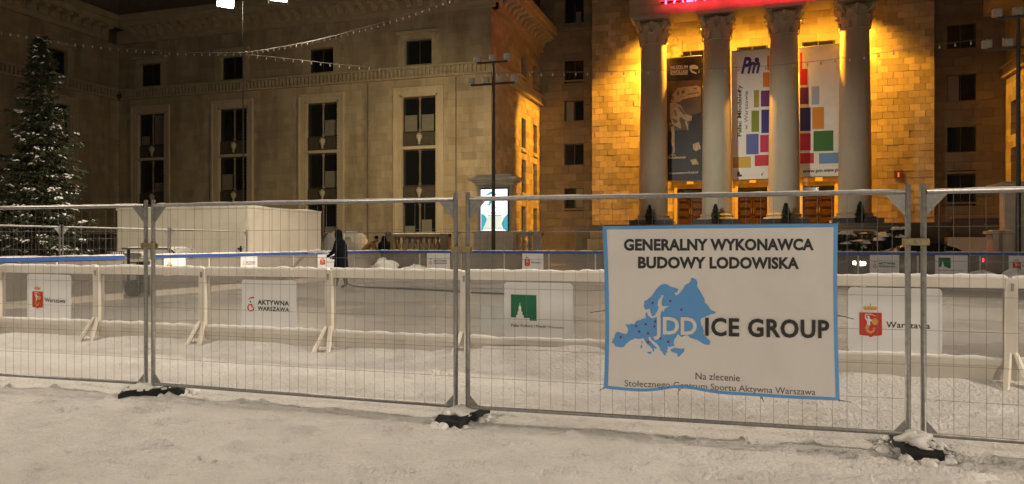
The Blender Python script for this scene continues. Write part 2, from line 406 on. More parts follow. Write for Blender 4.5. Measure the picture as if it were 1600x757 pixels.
# ------------------------------------------------------------------ masonry helpers
class Face:
    """a wall plane; a runs along it, d outwards"""
    def __init__(s, fn): s.fn = fn
    def box(s, mb, a0, a1, d0, d1, z0, z1):
        p = s.fn(a0, d0, z0); q = s.fn(a1, d1, z1); mb.box(p[0], q[0], p[1], q[1], p[2], q[2]); return mb
def face_S(V): return Face(lambda a, d, z: (a, V - d, z))          # looks towards the camera
def face_E(U): return Face(lambda a, d, z: (U + d, a, z))          # looks to +U
def face_W(U): return Face(lambda a, d, z: (U - d, a, z))
def courses(a0, a1, z0, z1, bw, bh, holes):
    k = 0; z = z0; n = max(1, round((z1-z0)/bh)); bh = (z1-z0)/n
    for r in range(n):
        zb, zt = z0 + r*bh, z0 + (r+1)*bh; zc = (zb+zt)/2
        free = [(a0, a1)]
        for h0, h1, g0, g1 in holes:
            if g0 < zc < g1:
                nf = []
                for f0, f1 in free:
                    if h1 <= f0 or h0 >= f1: nf.append((f0, f1)); continue
                    if h0 > f0: nf.append((f0, h0))
                    if h1 < f1: nf.append((h1, f1))
                free = nf
        for f0, f1 in free:
            off = bw*0.5*(r % 2); a = math.floor((f0-off)/bw)*bw+off
            cuts = [f0]
            while a < f1:
                if a > f0 + 0.18*bw and a < f1 - 0.18*bw: cuts.append(a + random.uniform(-.06, .06)*bw)
                a += bw
            cuts.append(f1)
            for c0, c1 in zip(cuts, cuts[1:]): yield c0, c1, zb, zt
def clad(parent, face, a0, a1, z0, z1, bw, bh, holes, material, depth=0.5, single=None, gap=0.012, name='stone_cladding'):
    mb = MB()
    for c0, c1, zb, zt in courses(a0, a1, z0, z1, bw, bh, holes):
        pr = random.uniform(-0.012, 0.012)
        if single and single(c0, c1, zb, zt):
            face.box(MB(), c0, c1, -depth, pr, zb, zt)
            b = MB(); face.box(b, c0+gap/2, c1-gap/2, -depth, pr, zb+gap/2, zt-gap/2); b.build('stone_block', material, parent)
        else: face.box(mb, c0+gap/2, c1-gap/2, -depth, pr, zb+gap/2, zt-gap/2)
    if mb.v: mb.build(name, material, parent, kind='stuff')
def sash(parent, face, a0, a1, z0, z1, d, blind=0.0, cols=2, frame=0.07, name='window'):
    """dark casement window; the frame is the part, panes are its pieces"""
    w = MB(); cw = (a1-a0)/cols
    face.box(w, a0, a1, d-0.02, d+0.05, z0, z0+frame); face.box(w, a0, a1, d-0.02, d+0.05, z1-frame, z1)
    for i in range(cols+1):
        c = a0 + i*cw; e0, e1 = max(a0, c-frame/2), min(a1, c+frame/2)
        if i == 0: e0, e1 = a0, a0+frame
        if i == cols: e0, e1 = a1-frame, a1
        face.box(w, e0, e1, d-0.021, d+0.051, z0+frame, z1-frame)
    win = w.build(name, SASH, parent)
    for i in range(cols):
        b = MB(); face.box(b, a0+i*cw+frame*0.5, a0+(i+1)*cw-frame*0.5, d-0.03, d, z0+frame*.8, z1-frame*.8)
        b.build('pane', GLASS, win)
        if blind and random.random() < blind:
            hb = random.choice((0.3, 0.5, 1.0)) if z1-z0 > 2 else 1.0
            b = MB(); face.box(b, a0+i*cw+frame+0.02, a0+(i+1)*cw-frame-0.02-random.choice((0, .25, .5))*cw*0.5, d+0.002, d+0.012, z0+frame, z0+frame+(z1-z0-2*frame)*hb)
            b.build('blind', BLIND, win)
    return win

# ------------------------------------------------------------------ left wing of the palace
PZ = lambda y, Yd: CAMZ + (HORIZON - y) * Yd / FPX
def modillions(parent, face, a0, a1, z, pitch, w=0.40, h=0.58, dp=0.8):
    n = int((a1-a0)/pitch)
    mb = MB(); face.box(mb, -w/2, w/2, 0, dp, 0, h)
    # scrolled bracket: deep at the top, curling back below
    prof = [(0, 0), (0.12, 0.02), (0.2, 0.1), (0.22, 0.22), (0.4, 0.34), (dp*0.9, 0.38), (dp, 0.46), (dp, h), (0, h)]
    for i in range(n):
        a = a0 + (i+0.5)*(a1-a0)/n
        b = MB(); f = [face.fn(a-w/2, d, z+k) for d, k in prof]; g = [face.fn(a+w/2, d, z+k) for d, k in prof]
        b.slab(f, g); b.build('cornice_bracket', STONE_TRIM, parent)
def belt(parent, face, a0, a1, z0, z1):
    mb = MB()
    face.box(mb, a0, a1, 0, 0.28, z0, z0+0.12); face.box(mb, a0, a1, 0, 0.34, z1-0.14, z1)
    face.box(mb, a0, a1, -0.1, 0.03, z0+0.12, z1-0.14)
    bl = mb.build('belt_course', STONE_TRIM, parent)
    s = MB(); n = int((a1-a0)/0.3)
    for i in range(n):
        a = a0 + (i+0.5)*(a1-a0)/n
        face.box(s, a-0.075, a+0.075, 0.03, 0.2, z0+0.12, z1-0.14)
    s.build('belt_balusters', STONE_TRIM, bl, kind='stuff')
def window_bay(parent, face, c, z):
    """tall carved surround with three storeys of windows"""
    hw, ow = 1.25, 1.84
    zt, zb = z['top'], z['bot']
    m = MB()
    for s in (-1, 1):
        face.box(m, c+s*ow, c+s*(ow-0.16), 0, 0.12, zb, zt)
        face.box(m, c+s*(ow-0.16), c+s*(hw+0.16), 0, 0.05, zb, zt)
        face.box(m, c+s*(hw+0.16), c+s*hw, -0.3, -0.02, zb, zt-0.25)
    face.box(m, c-ow+0.161, c+ow-0.161, 0.0, 0.12, zt-0.18, zt)
    face.box(m, c-hw-0.16, c+hw+0.16, -0.02, 0.05, zt-0.5, zt-0.181)
    face.box(m, c-hw-0.1, c+hw+0.1, -0.32, -0.02, zt-0.62, zt-0.5)
    bay = m.build('window_bay', STONE_BAY, parent)
    for s in (-1, 1):      # beaded edge
        b = MB(); n = int((zt-0.9-zb)/0.24)
        for i in range(n):
            zz = zb + i*0.24
            face.box(b, c+s*(hw+0.015), c+s*(hw+0.145), -0.018, 0.035, zz, zz+0.13)
        b.build('bead_moulding', STONE_BAY, bay, kind='stuff')
    for k, (w0, w1) in enumerate(z['win']):
        sash(bay, face, c-hw+0.01, c+hw-0.01, w0, w1, -0.36, blind=(0.5, 0.6, 1.0)[k], name='window')
        b = MB(); b.tube([face.fn(c, -0.27, w0+q*(w1-w0)) for q in (0, .08, .1, .5, .9, .92, 1)], [.10, .10, .055, .07, .055, .10, .10], 8)
        b.build('mullion', STONE_DARK, bay)
    for (s0, s1) in z['span']:
        b = MB(); face.box(b, c-hw, c+hw, -0.4, -0.22, s0, s1); face.box(b, c-hw+.1, c-.1, -.22, -.19, s0+.1, s1-.1); face.box(b, c+.1, c+hw-.1, -.22, -.19, s0+.1, s1-.1)
        b.build('spandrel', BRONZE, bay)
        b = MB(); p = face.fn(c, -0.12, 0); h = s1-s0
        b.lathe([(0.05, .1*h), (.1, .16*h), (.06, .25*h), (.2, .6*h), (.22, .78*h), (.12, .84*h), (.16, .9*h), (0.02, .98*h)], p[0], p[1], 10, s0)
        b.build('urn_ornament', COLUMN, bay, smooth=True)
    for s0 in z['sill']:
        b = MB(); face.box(b, c-hw-0.02, c+hw+0.02, -0.4, 0.02, s0, s0+0.2); b.build('sill', STONE_BAY, bay)
def attic_window(parent, face, c, z0, z1, w=1.0):
    m = MB()
    for s in (-1, 1):
        face.box(m, c+s*w, c+s*(w+0.32), -0.3, 0.07, z0, z1)
        face.box(m, c+s*(w+0.321), c+s*(w+0.5), -0.2, 0.03, z0, z1+.2)
    face.box(m, c-w-0.32, c+w+0.32, -0.3, 0.10, z1, z1+0.34); face.box(m, c-w-0.55, c+w+0.55, -0.1, 0.26, z1+0.341, z1+0.55)
    fr = m.build('window_surround', STONE_TRIM, parent)
    sash(fr, face, c-w, c+w, z0, z1, -0.32, blind=0.0, name='window')

ZB = dict(top=12.15, bot=0.6, win=[(9.15, 11.5), (5.5, 7.95), (2.1, 4.35)], span=[(8.2, 9.12), (4.6, 5.47)], sill=[7.97, 4.38])
BELT = (12.7, 13.5); ATT = (13.55, 15.35); ZC = 17.0; ZTOP = 19.6

lw = thing('palace_wing', 'left palace wing of weathered limestone with tall carved window bays', 'building', (-31, 45.5, 0))
fs = face_S(VW); fe = face_E(UINN); fr_ = face_E(URET)
bays_s = [-20.8, -28.26, -35.72, -43.18]; bays_e = [39.4, 31.9, 24.4]
# solid cores behind the cladding
core = MB().box(UINN-6, URET-0.62, VW+0.62, VWING+6, 0, 27).box(UINN-6, UINN-0.62, 10, VW+0.6, 0, 27)
core.build('wall_core', MORTAR, lw)
hs = [(c-1.25-.16, c+1.25+.16, ZB['bot'], ZB['top']-0.2) for c in bays_s] + [(c-1.3, c+1.3, ATT[0]-.1, ATT[1]+.2) for c in bays_s]
clad(lw, fs, UINN, URET, 0, BELT[0], 0.98, 0.5, hs, STONE_FACADE, depth=0.6, gap=.007, single=lambda a, b, z0, z1: a > -19.1 and z0 > 1.5)
clad(lw, fs, UINN, URET, BELT[1]-.3, ZC, 0.98, 0.5, hs, STONE_FACADE, depth=0.6, gap=.007)
he = [(c-1.4, c+1.4, ZB['bot'], ZB['top']-0.2) for c in bays_e] + [(c-1.3, c+1.3, ATT[0]-.1, ATT[1]+.2) for c in bays_e]
clad(lw, fe, 14, VW-0.02, 0, BELT[0], 0.98, 0.5, he, STONE_FACADE, depth=0.6, gap=.007)
clad(lw, fe, 14, VW-0.02, BELT[1]-.3, ZC, 0.98, 0.5, he, STONE_FACADE, depth=0.6, gap=.007)
for f, cs in ((fs, bays_s), (fe, bays_e)):
    for c in cs:
        window_bay(lw, f, c, ZB); attic_window(lw, f, c, *ATT)
# the return wall beside the portico court, with narrow windows
hr = []
for vv in (52.4, 55.6):
    hr += [(vv-0.55, vv+0.55, a, b) for a, b in ((2.0, 4.3), (5.4, 7.7), (8.6, 10.9), (14.0, 15.8))]
clad(lw, fr_, VW+0.02, VWING, 0, BELT[0], 0.72, 0.44, hr, STONE, depth=0.6, single=lambda a, b, z0, z1: a > 50 and 1.5 < z0 and b < 57)
clad(lw, fr_, VW+0.02, VWING, BELT[1]-.3, ZC, 0.98, 0.5, hr, STONE, depth=0.6)
for a, b, c, d in hr:
    sash(lw, fr_, a, b, c, d, -0.34, name='window')
    m = MB(); fr_.box(m, a-.12, b+.12, -.3, .12, c-.18, c-.02); m.build('sill', STONE_TRIM, lw)
for f, a0, a1 in ((fs, UINN+.36, URET+.30), (fe, 14, VW-.36), (fr_, VW-.30, VWING)):
    belt(lw, f, a0, a1, *BELT)
for f, a0, a1, ex in ((fs, UINN+1.3, URET, 1), (fe, 14, VW-1.3, 0), (fr_, VW, VWING, 0)):
    m = MB(); f.box(m, a0-(1.3 if ex else 0), a1+(0.3 if ex else 0), -.6, .30, ZC, ZC+0.35)
    f.box(m, a0-(1.2 if ex else 0), a1+(0.35 if ex else 0), -.6, .34, ZC+0.36, ZC+0.95)
    f.box(m, a0-(.35 if ex else 0), a1+(1.25 if ex else 0), -.6, 1.25, ZC+0.96, ZC+1.35)
    f.box(m, a0-(.15 if ex else 0), a1+(1.45 if ex else 0), -.6, 1.45, ZC+1.351, ZC+1.8)
    m.build('cornice', STONE_TRIM, lw)
    modillions(lw, face_S(VW-.34) if f is fs else (face_E(UINN+.34) if f is fe else face_E(URET+.34)), a0+.1, a1-.1, ZC+.38, 0.85)
m = MB()
for u in (-16.9, -24.5, -32.0, -39.4): m.tube([(u, VW-.1, 0.3), (u, VW-.1, 12.6)], .06, 6)
# rain pipes sit in the joints of the facade
m = MB().tube([(-18.05, VW-.05, 0.4), (-18.05, VW-.05, 12.6)], .045, 6); m.build('downpipe', STONE_DARK, lw)
m = MB().tube([(-24.55, VW-.05, 0.4), (-24.55, VW-.05, 12.6)], .045, 6); m.build('downpipe', STONE_DARK, lw)

# ------------------------------------------------------------------ portico building
pb = thing('portico_building', 'palace entrance building with four-column portico glowing orange inside', 'building', (UCL, 56, 0))
PL, PR = (pV(925, 200, VPIER).x, pV(1000, 200, VPIER).x), (pV(1356, 200, VPIER).x, pV(1460, 200, VPIER).x)
MB().box(URET-.2, PL[0]+.3, VWING+.62, VWING+7, 0, 26).build('wall_core', MORTAR, pb); MB().box(PR[1]-.3, URIGHT+.2, VWING+.62, VWING+7, 0, 26).build('wall_core', MORTAR, pb)
MB().box(PL[0], PR[1], VBACK+.7, VWING+7, 0, 26).build('wall_core', MORTAR, pb)
wing_z = [(1.2, 3.0), (4.4, 6.2), (7.8, 9.6), (11.2, 13.0), (14.6, 16.4), (18.2, 20.4)]
wf = face_S(VWING)
wl_c = (pV(882, 100, VWING).x, pV(912, 100, VWING).x); wr_c = (pV(1480, 100, VWING).x, pV(1525, 100, VWING).x)
hw_l = [(wl_c[0], wl_c[1], PZ(b, 58.2), PZ(a, 58.2)) for a, b in ((-28, 38), (90, 125), (157, 191), (225, 258), (290, 326))]
hw_r = [(wr_c[0], wr_c[1], PZ(b, 50.1), PZ(a, 50.1)) for a, b in ((38, 81), (116, 160), (195, 238), (272, 316))]
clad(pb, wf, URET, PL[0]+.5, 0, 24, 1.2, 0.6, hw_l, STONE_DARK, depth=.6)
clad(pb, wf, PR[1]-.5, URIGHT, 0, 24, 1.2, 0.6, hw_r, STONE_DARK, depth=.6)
for a, b, c, d in hw_l + hw_r:
    sash(pb, wf, a, b, c, d, -.3, blind=.25, name='window')
    m = MB(); wf.box(m, a-.08, b+.08, -.28, .05, c-.14, c-.01); m.build('window_sill', STONE_DARK, pb); m = MB(); wf.box(m, a-.08, b+.08, -.28, .04, d+.01, d+.16); m.build('window_lintel', STONE_DARK, pb)
m = MB(); wf.box(m, URET, PL[0], 0, .25, PZ(48, 58), PZ(43, 58)); m.build('ledge', STONE_DARK, pb)
pf = face_S(VPIER)
for (a0, a1), lim in ((PL, 1), (PR, 1)):
    MB().box(a0+.05, a1-.05, VPIER+.62, VBACK+.4, 0, 24).build('pier_core', MORTAR, pb)
    clad(pb, pf, a0, a1, 2.0, 24, 0.66, 0.46, [], STONE, depth=.6, single=lambda a, b, z0, z1: z0 < 18.6)
    m = MB(); pf.box(m, a0-.12, a1+.12, -.3, .14, 0, 2.0); pf.box(m, a0-.35, a1+.35, -.3, .5, 0, 1.4); m.build('pier_plinth', STONE_TRIM, pb)
    # flanks of the pier towards the portico
    inner = a1 if a0 < 0 else a0; s = 1 if a0 < 0 else -1
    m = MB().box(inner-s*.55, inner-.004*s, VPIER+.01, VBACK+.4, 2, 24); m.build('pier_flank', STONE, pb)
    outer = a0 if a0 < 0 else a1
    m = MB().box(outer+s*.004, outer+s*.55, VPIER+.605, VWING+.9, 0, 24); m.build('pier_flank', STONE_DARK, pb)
FLOOR = 2.9
bays = [(pV(1058, 300, VBACK).x, pV(1100, 300, VBACK).x), (pV(1153, 300, VBACK).x, pV(1199, 300, VBACK).x), (pV(1254, 300, VBACK).x, pV(1304, 300, VBACK).x)]
bf = face_S(VBACK)
hb = []
for a, b in bays: hb += [(a, b, FLOOR, 6.15), (a-.05, b+.05, 7.2, 16.9)]
clad(pb, bf, PL[1]-.4, PR[0]+.4, FLOOR, 19, 0.95, 0.6, hb, STONE, depth=.5)
MB().box(PL[1]-.4, PR[0]+.4, VBACK+.52, VBACK+.62, 0, 19).build('wall_core', MORTAR, pb)
for a, b in bays:
    # door leaf pair with panels
    c = (a+b)/2
    m = MB()
    for s in (-1, 1): bf.box(m, c+s*(b-a)/2, c+s*((b-a)/2+.22), -.3, .1, FLOOR, 6.15)
    bf.box(m, a-.22, b+.22, -.3, .12, 6.151, 6.5); bf.box(m, a-.4, b+.4, -.2, .3, 6.501, 6.7); bf.box(m, c-.25, c+.25, .1, .36, 6.2, 6.85)
    dr = m.build('doorway', STONE_TRIM, pb)
    m = MB(); bf.box(m, a+.02, b-.02, -.4, -.25, 5.25, 6.13); m.build('transom', GLASS, dr)
    for s in (-1, 1):
        lo, hi = sorted((c+s*.015, c+s*((b-a)/2-.02)))
        m = MB(); bf.box(m, lo, hi, -.4, -.24, FLOOR+.02, 5.22)
        for z0, z1 in ((3.1, 3.55), (3.7, 4.15), (4.3, 4.75), (4.85, 5.1)):
            bf.box(m, lo+.14, hi-.14, -.24, -.19, z0, z1); bf.box(m, lo+.2, hi-.2, -.19, -.17, z0+.06, z1-.06)
        m.build('door_leaf', WOOD, dr)
        m = MB(); bf.box(m, c+s*.07, c+s*.1, -.24, -.12, 3.9, 4.3); m.build('door_handle', CLAMP, dr)
    w = sash(pb, bf, a-.05, b+.05, 7.2, 16.9, -.25, cols=2, frame=.12, name='tall_window')
    for zz in (9.4, 11.6, 13.8, 15.9):
        m = MB(); bf.box(m, a+.06, b-.06, -.24, -.2, zz-.05, zz+.05); m.build('glazing_bar', SASH, w)
# carved figure on the wall beside the first bay
u0 = pV(1056, 70, VBACK).x
m = MB()
m.loft([[(u0+r*math.cos(w), VBACK-.02-abs(r*.9*math.sin(w)), z) for w in np.linspace(0, math.pi, 9)] for r, z in
        ((.5, 15.25), (.55, 15.5), (.34, 15.7), (.42, 16.2), (.30, 16.55), (.46, 16.9), (.36, 17.1), (.16, 17.2), (.22, 17.35), (.2, 17.6), (.05, 17.75))])
m.loft([[(u0+.3+.25*math.cos(w), VBACK-.02-abs(.3*math.sin(w)), z) for w in np.linspace(0, math.pi, 7)] for z in (16.3, 17.0, 17.4)])
m.build('carved_figure', STONE_TRIM, pb, smooth=True)
# floor, ceiling, entablature
MB().box(PL[0], PR[1], 50.2, VBACK+.1, 0.0, FLOOR-.003).build('portico_floor', STONE_DARK, pb)
MB().box(PL[1]-.05, PR[0]+.05, VP-1.0, VBACK+.5, 18.9, 19.6).build('portico_ceiling', STONE_TRIM, pb)
m = MB().box(PL[1]-.1, PR[0]+.1, VP-1.05, VP+1.05, 17.45, 18.2).box(PL[1]-.15, PR[0]+.15, VP-1.12, VP+1.12, 18.201, 18.9).box(PL[1]-.2, PR[0]+.2, VP-1.2, VP+1.0, 18.901, 21.5)
m.box(PL[1]-.2, PR[0]+.2, VP-1.2, VPIER+.1, 19.61, 21.5)
m.build('entablature', STONE_TRIM, pb)
# steps up to the portico
for i in range(16):
    MB().box(PL[1]-2, PR[0]+2, 50.2-(16-i)*.38, 50.21 if i == 15 else 50.2-(15-i)*.38+.02, 0.0, FLOOR*(i+.9)/16.2).build('step', STONE_DARK, pb)
# columns
def capital(mb, z0, z1, r):
    h = z1-z0
    mb.lathe([(r*1.0, 0), (r*1.06, .04*h), (r*.98, .1*h), (r*1.0, .5*h), (r*1.12, .78*h), (r*1.3, .88*h)], 0, 0, 20, z0)
def leaves(mb, z0, h, r, n, ph, out):
    for k in range(n):
        w = 2*math.pi*(k+ph)/n
        er = Vector((math.cos(w), math.sin(w), 0)); et = Vector((-math.sin(w), math.cos(w), 0)); hw = math.pi*r/n*0.8
        rows = [(0, .0, 1.0), (.45, .05, 1.0), (.75, .12, .9), (.95, .26, .7), (1.0, .40, .5), (.88, .46, .3)]
        vs = []
        for q, o, ww in rows:
            for s in (-1, 0, 1): vs.append(er*(r+.03+o*out+(.05 if s == 0 else 0)) + et*hw*ww*s + Vector((0, 0, z0+h*q)))
        mb.add(vs, [(i*3+j, i*3+j+1, i*3+j+4, i*3+j+3) for i in range(5) for j in range(2)])
CZ0, CZN, CZ1 = FLOOR, 15.55, 17.45
col0 = None
for ci, uc in enumerate((-6.02, -1.69, 2.67, 7.03)):
    sh = [(1.0*(1 - 0.14*t**1.8), t) for t in np.linspace(0, 1, 14)]
    c = MB().lathe([(r, CZ0+.75+(CZN-CZ0-.75)*t) for r, t in sh], uc, VP, 40).build('column', COLUMN, pb, smooth=True)
    m = MB().box(uc-1.38, uc+1.38, VP-1.38, VP+1.38, CZ0, CZ0+.28); m.lathe([(1.34, .281), (1.36, .36), (1.3, .46), (1.12, .5), (1.1, .58), (1.16, .64), (1.04, .7), (1.0, .76)], uc, VP, 32, CZ0)
    m.build('column_base', COLUMN, c)
    m = MB(); capital(m, CZN, CZ1-.25, .88)
    leaves(m, CZN+.08, .75, .9, 8, 0, .55); leaves(m, CZN+.45, .85, .92, 8, .5, .8)
    for s in ((1, 1), (1, -1), (-1, 1), (-1, -1)):       # corner volutes
        pts = [Vector((s[0]*(.62+.42*math.sin(q)*.9), s[1]*(.62+.42*math.sin(q)*.9), CZN+1.0+.62*q/1.57)) for q in np.linspace(0, 1.57, 6)]
        m.tube(pts, [.06, .09, .11, .13, .17, .19], 7)
    for s in range(8):
        w = s*math.pi/4; m.tube([(1.05*math.cos(w), 1.05*math.sin(w), CZN+1.25), (1.16*math.cos(w), 1.16*math.sin(w), CZN+1.5)], [.09, .13], 6)
    m.v = [(x+uc, y+VP, z) for x, y, z in m.v]
    m.build('capital', COLUMN, c)
    MB().box(uc-1.28, uc+1.28, VP-1.28, VP+1.28, CZ1-.25, CZ1-.004).build('abacus', COLUMN, c)
    m = MB().box(uc-1.5, uc+1.5, VP-1.55, VP-1.39, FLOOR, FLOOR+.34); m.build('plinth_kerb', BLACK, c)
# house number
hn = thing('house_number_plate', 'small red house number plate on the right pier', 'sign', pV(1404, 273, VPIER-.03))
q0, q1 = pV(1397, 267, VPIER-.04), pV(1411, 279, VPIER-.04)
MB().box(q0.x, q1.x, VPIER-.05, VPIER-.02, q1.z, q0.z).build('plate', mat('dark_red_enamel', (.16, .015, .015), .4), hn)
m = MB(); text_on(m, lambda x, y: pV(x, y, VPIER-.056), '1', 1402.4, 1405.4, 277, 277, 7, .02); m.build('numeral', INK_WHITE, hn)

# red neon lettering on the entablature
NEON = mat('red_neon', (0.9, 0.05, 0.08), 0.4, emit=(1.0, 0.03, 0.07), estr=18.0)
ns = thing('neon_sign', 'red neon lettering along the entablature above the columns', 'sign', (UCL, VP-1.3, 18.6))
nv, nf = glyphs('PAŁAC MŁODZIEŻY', 0.0, 1.15)
nu0, nu1, nz = pV(1039, 5, VP-1.5).x, pV(1300, 5, VP-1.5).x, pV(1042, 6, VP-1.5).z
fr = [(nu0+(nu1-nu0)*x, VP-1.5, nz+1.5*y) for x, y in nv]
m = MB().add(fr, nf).add([(a, b+.12, c) for a, b, c in fr], [tuple(reversed(f)) for f in nf])
m.build('letters', NEON, ns)
MB().box(nu0-.3, nu1+.3, VP-1.36, VP-1.3, nz+.1, nz+.2).box(nu0-.3, nu1+.3, VP-1.36, VP-1.3, nz+1.1, nz+1.2).build('mounting_rail', BLACK, ns)

# right-hand wing, mirrored, seen only as a lit edge
rw = thing('palace_wing', 'right palace wing, only its orange-lit edge showing at the frame', 'building', (26, 45.5, 0))
MB().box(URIGHT+.62, URIGHT+30, VW+.62, VWING+6, 0, ZTOP).build('wall_core', MORTAR, rw)
frw = face_W(URIGHT)
hrw = [(vv-0.55, vv+0.55, a, b) for vv in (52.4, 55.4) for a, b in ((2.0, 4.3), (5.4, 7.7), (8.6, 10.9))]
clad(rw, frw, VW+.02, VWING, 0, BELT[0], .72, .44, hrw, STONE, depth=.6)
clad(rw, frw, VW+.02, VWING, BELT[1]-.3, ZC, .98, .5, [], STONE, depth=.6)
clad(rw, face_S(VW), URIGHT, URIGHT+20, 0, ZC, .98, .5, [], STONE, depth=.6)
belt(rw, frw, VW-.3, VWING, *BELT)
for a, b, c, d in hrw: sash(rw, frw, a, b, c, d, -.34, name='window')
m = MB(); frw.box(m, VW, VWING, -.6, 1.3, ZC, ZTOP); m.build('cornice', STONE_TRIM, rw)

# ------------------------------------------------------------------ lamps of the portico (sodium floodlights behind the capitals)
SODIUM = (1.0, 0.42, 0.03)
LENS_ORANGE = mat('sodium_lens', (1, .6, .1), .3, emit=(1.0, .5, .08), estr=12)
def spot(name, loc, aim, energy, color, size, blend=0.3, radius=0.15, parent=None):
    ld = bpy.data.lights.new(name, 'SPOT'); ld.energy = energy; ld.color = color; ld.spot_size = R(size); ld.spot_blend = blend; ld.shadow_soft_size = radius
    o = bpy.data.objects.new(name, ld); COL.objects.link(o)
    d = Vector(aim) - Vector(loc)
    o.rotation_euler = d.to_track_quat('-Z', 'Y').to_euler(); o.location = loc
    if parent: o.parent = parent; o.location = Vector(loc) - Vector(top_of(parent).location)
    return o
def floodlight(name, label, loc, aim, energy, color, size, blend, lens, w=.45, h=.32, group=None, radius=.15, cat='floodlight'):
    loc = Vector(loc); d = (Vector(aim)-loc).normalized()
    t = thing(name, label, cat, loc, group)
    s = d.cross(Vector((0, 0, 1))).normalized(); u = s.cross(d)
    def bx(mb, a0, a1, b0, b1, c0, c1):
        P = [loc + s*a + u*b + d*c for a, b, c in ((a0,b0,c0),(a1,b0,c0),(a1,b1,c0),(a0,b1,c0),(a0,b0,c1),(a1,b0,c1),(a1,b1,c1),(a0,b1,c1))]
        mb.add(P, [(0,3,2,1),(4,5,6,7),(0,1,5,4),(1,2,6,5),(2,3,7,6),(3,0,4,7)]); return mb
    m = MB(); bx(m, -w/2, w/2, -h/2, h/2, -.18, -.02); bx(m, -w*.3, w*.3, -h*.3, h*.3, -.28, -.18); m.build('housing', LAMPBOX, t)
    m = MB(); bx(m, -w*.46, w*.46, -h*.46, h*.46, -.019, -.005); m.build('lens', lens, t)
    m = MB(); m.tube([loc - d*.1 - s*w*.55, loc - d*.1 - s*w*.55 - u*h*.8, loc - d*.1 + s*w*.55 - u*h*.8, loc - d*.1 + s*w*.55], .015, 5); m.build('yoke', POLE, t)
    if energy: spot('lamp_light', loc + d*.03, loc + d, energy, color, size, blend, radius, t)
    return t
for i, uc in enumerate((-6.02, -1.69, 2.67, 7.03)):
    floodlight('floodlight', ['orange floodlight behind the leftmost capital', 'orange floodlight behind the second capital from left', 'orange floodlight behind the third capital from left', 'orange floodlight behind the rightmost capital'][i],
               (uc, VP+1.45, 16.3), (uc, VBACK, 13.0), 3000, SODIUM, 140, .5, LENS_ORANGE, group='portico floodlights')
def down(dx, deg): return (dx*math.cos(R(deg)), 0.10*math.cos(R(deg)), -math.sin(R(deg)))
for lb, x, dx, e in (('orange floodlight beside the second capital, turned to the left pier', -2.75, -1, 15500), ('orange floodlight beside the third capital, turned to the right pier', 3.75, 1, 16000)):
    q = down(dx, 75); floodlight('floodlight', lb, (x, VP+1.8, 17.0), (x+q[0], VP+1.8+q[1], 17.0+q[2]), e, SODIUM, 118, .10, LENS_ORANGE, w=.3, h=.25)
floodlight('floodlight', 'added orange floodlight under the portico ceiling, brightening the court wall', (-2.3, VP+2.1, 16.9), (-15.6, 54.4, 5.6), 15000, SODIUM, 48, .2, LENS_ORANGE, w=.3, h=.25)  # extra flood, added only to brighten the court wall

# ------------------------------------------------------------------ banners between the columns
VBN = VP + 0.9
def hang(name, label, x0, x1, yt0, yt1, yb0, yb1, material):
    t = thing(name, label, 'banner', pV((x0+x1)/2, yb0, VBN))
    f = [pV(x0, yt0, VBN), pV(x1, yt1, VBN), pV(x1, yb1, VBN), pV(x0, yb0, VBN)]
    MB().slab(f, [p+Vector((0, .012, 0)) for p in f]).build('cloth', material, t)
    m = MB().tube([f[0], f[1]], .04, 6); m.build('top_rod', STEEL, t); m = MB().tube([f[3], f[2]], .04, 6); m.build('bottom_rod', STEEL, t)
    return t
Bn = lambda k=1: (lambda x, y: pV(x, y, VBN-.004*k))
MAROON = mat('dark_maroon_print', (0.010, 0.005, 0.007), .5); BONE = mat('bone_print', (0.44, 0.32, 0.17), .5, noise=.3, scale=6); BROWN = mat('brown_print', (0.11, 0.06, 0.03), .5, noise=.4, scale=1.2); BONE_D = mat('dark_bone_print', (0.16, .09, .04), .5)
zb = lambda x, y: (1020 + x/3.29, 60 + y/3.29)
b1 = hang('museum_banner', 'dark museum banner with a dinosaur skeleton between the left columns', 1041, 1097, 92, 87, 283, 283.5, MAROON)
m = MB(); f1 = lambda k: (lambda x, y: pV(*zb(x, y), VBN-.004*k))
poly_on(m, f1(1), [(72, 220), (248, 215), (248, 380), (200, 400), (180, 470), (72, 480)]); m.build('brown_backdrop', BROWN, b1)
m = MB()
for tx in (('MUZEUM', 92, 180, 160, 156, 17, .02), ('EWOLUCJI', 92, 180, 184, 180, 17, .02), ('museumewolucji.pl', 84, 232, 700, 693, 11, .0)):
    q = MB(); text_on(q, f1(2), *tx); q.build('lettering', INK_WHITE, b1)
poly_on(m, f1(2), [(92, 187), (180, 183), (180, 186), (92, 190)])
poly_on(m, f1(2), [(188, 145), (200, 137), (222, 138), (234, 148), (232, 158), (205, 158), (200, 166), (226, 178), (224, 184), (200, 178), (190, 165)])
m.build('skull_logo', INK_WHITE, b1)
m = MB(); z4 = lambda x, y: pV(1030 + x/4.45, 120 + y/4.45, VBN-.008); s4 = lambda P: poly_on(m, z4, P)
s4([(80, 175), (95, 120), (130, 80), (170, 72), (215, 68), (265, 62), (288, 75), (290, 105), (285, 135), (250, 140), (200, 150), (160, 160), (140, 175), (105, 180)])  # skull
s4([(75, 185), (110, 178), (150, 200), (185, 260), (228, 275), (225, 305), (190, 310), (150, 280), (140, 300), (150, 330), (150, 365), (125, 350), (95, 335), (75, 290)])   # ribs
stroke_on(m, z4, [(90, 345), (98, 400), (95, 450), (102, 500), (98, 535)], [26, 20, 22, 14, 14])
stroke_on(m, z4, [(60, 560), (98, 535), (118, 560)], [5, 12, 5]); stroke_on(m, z4, [(90, 562), (100, 535)], 6)
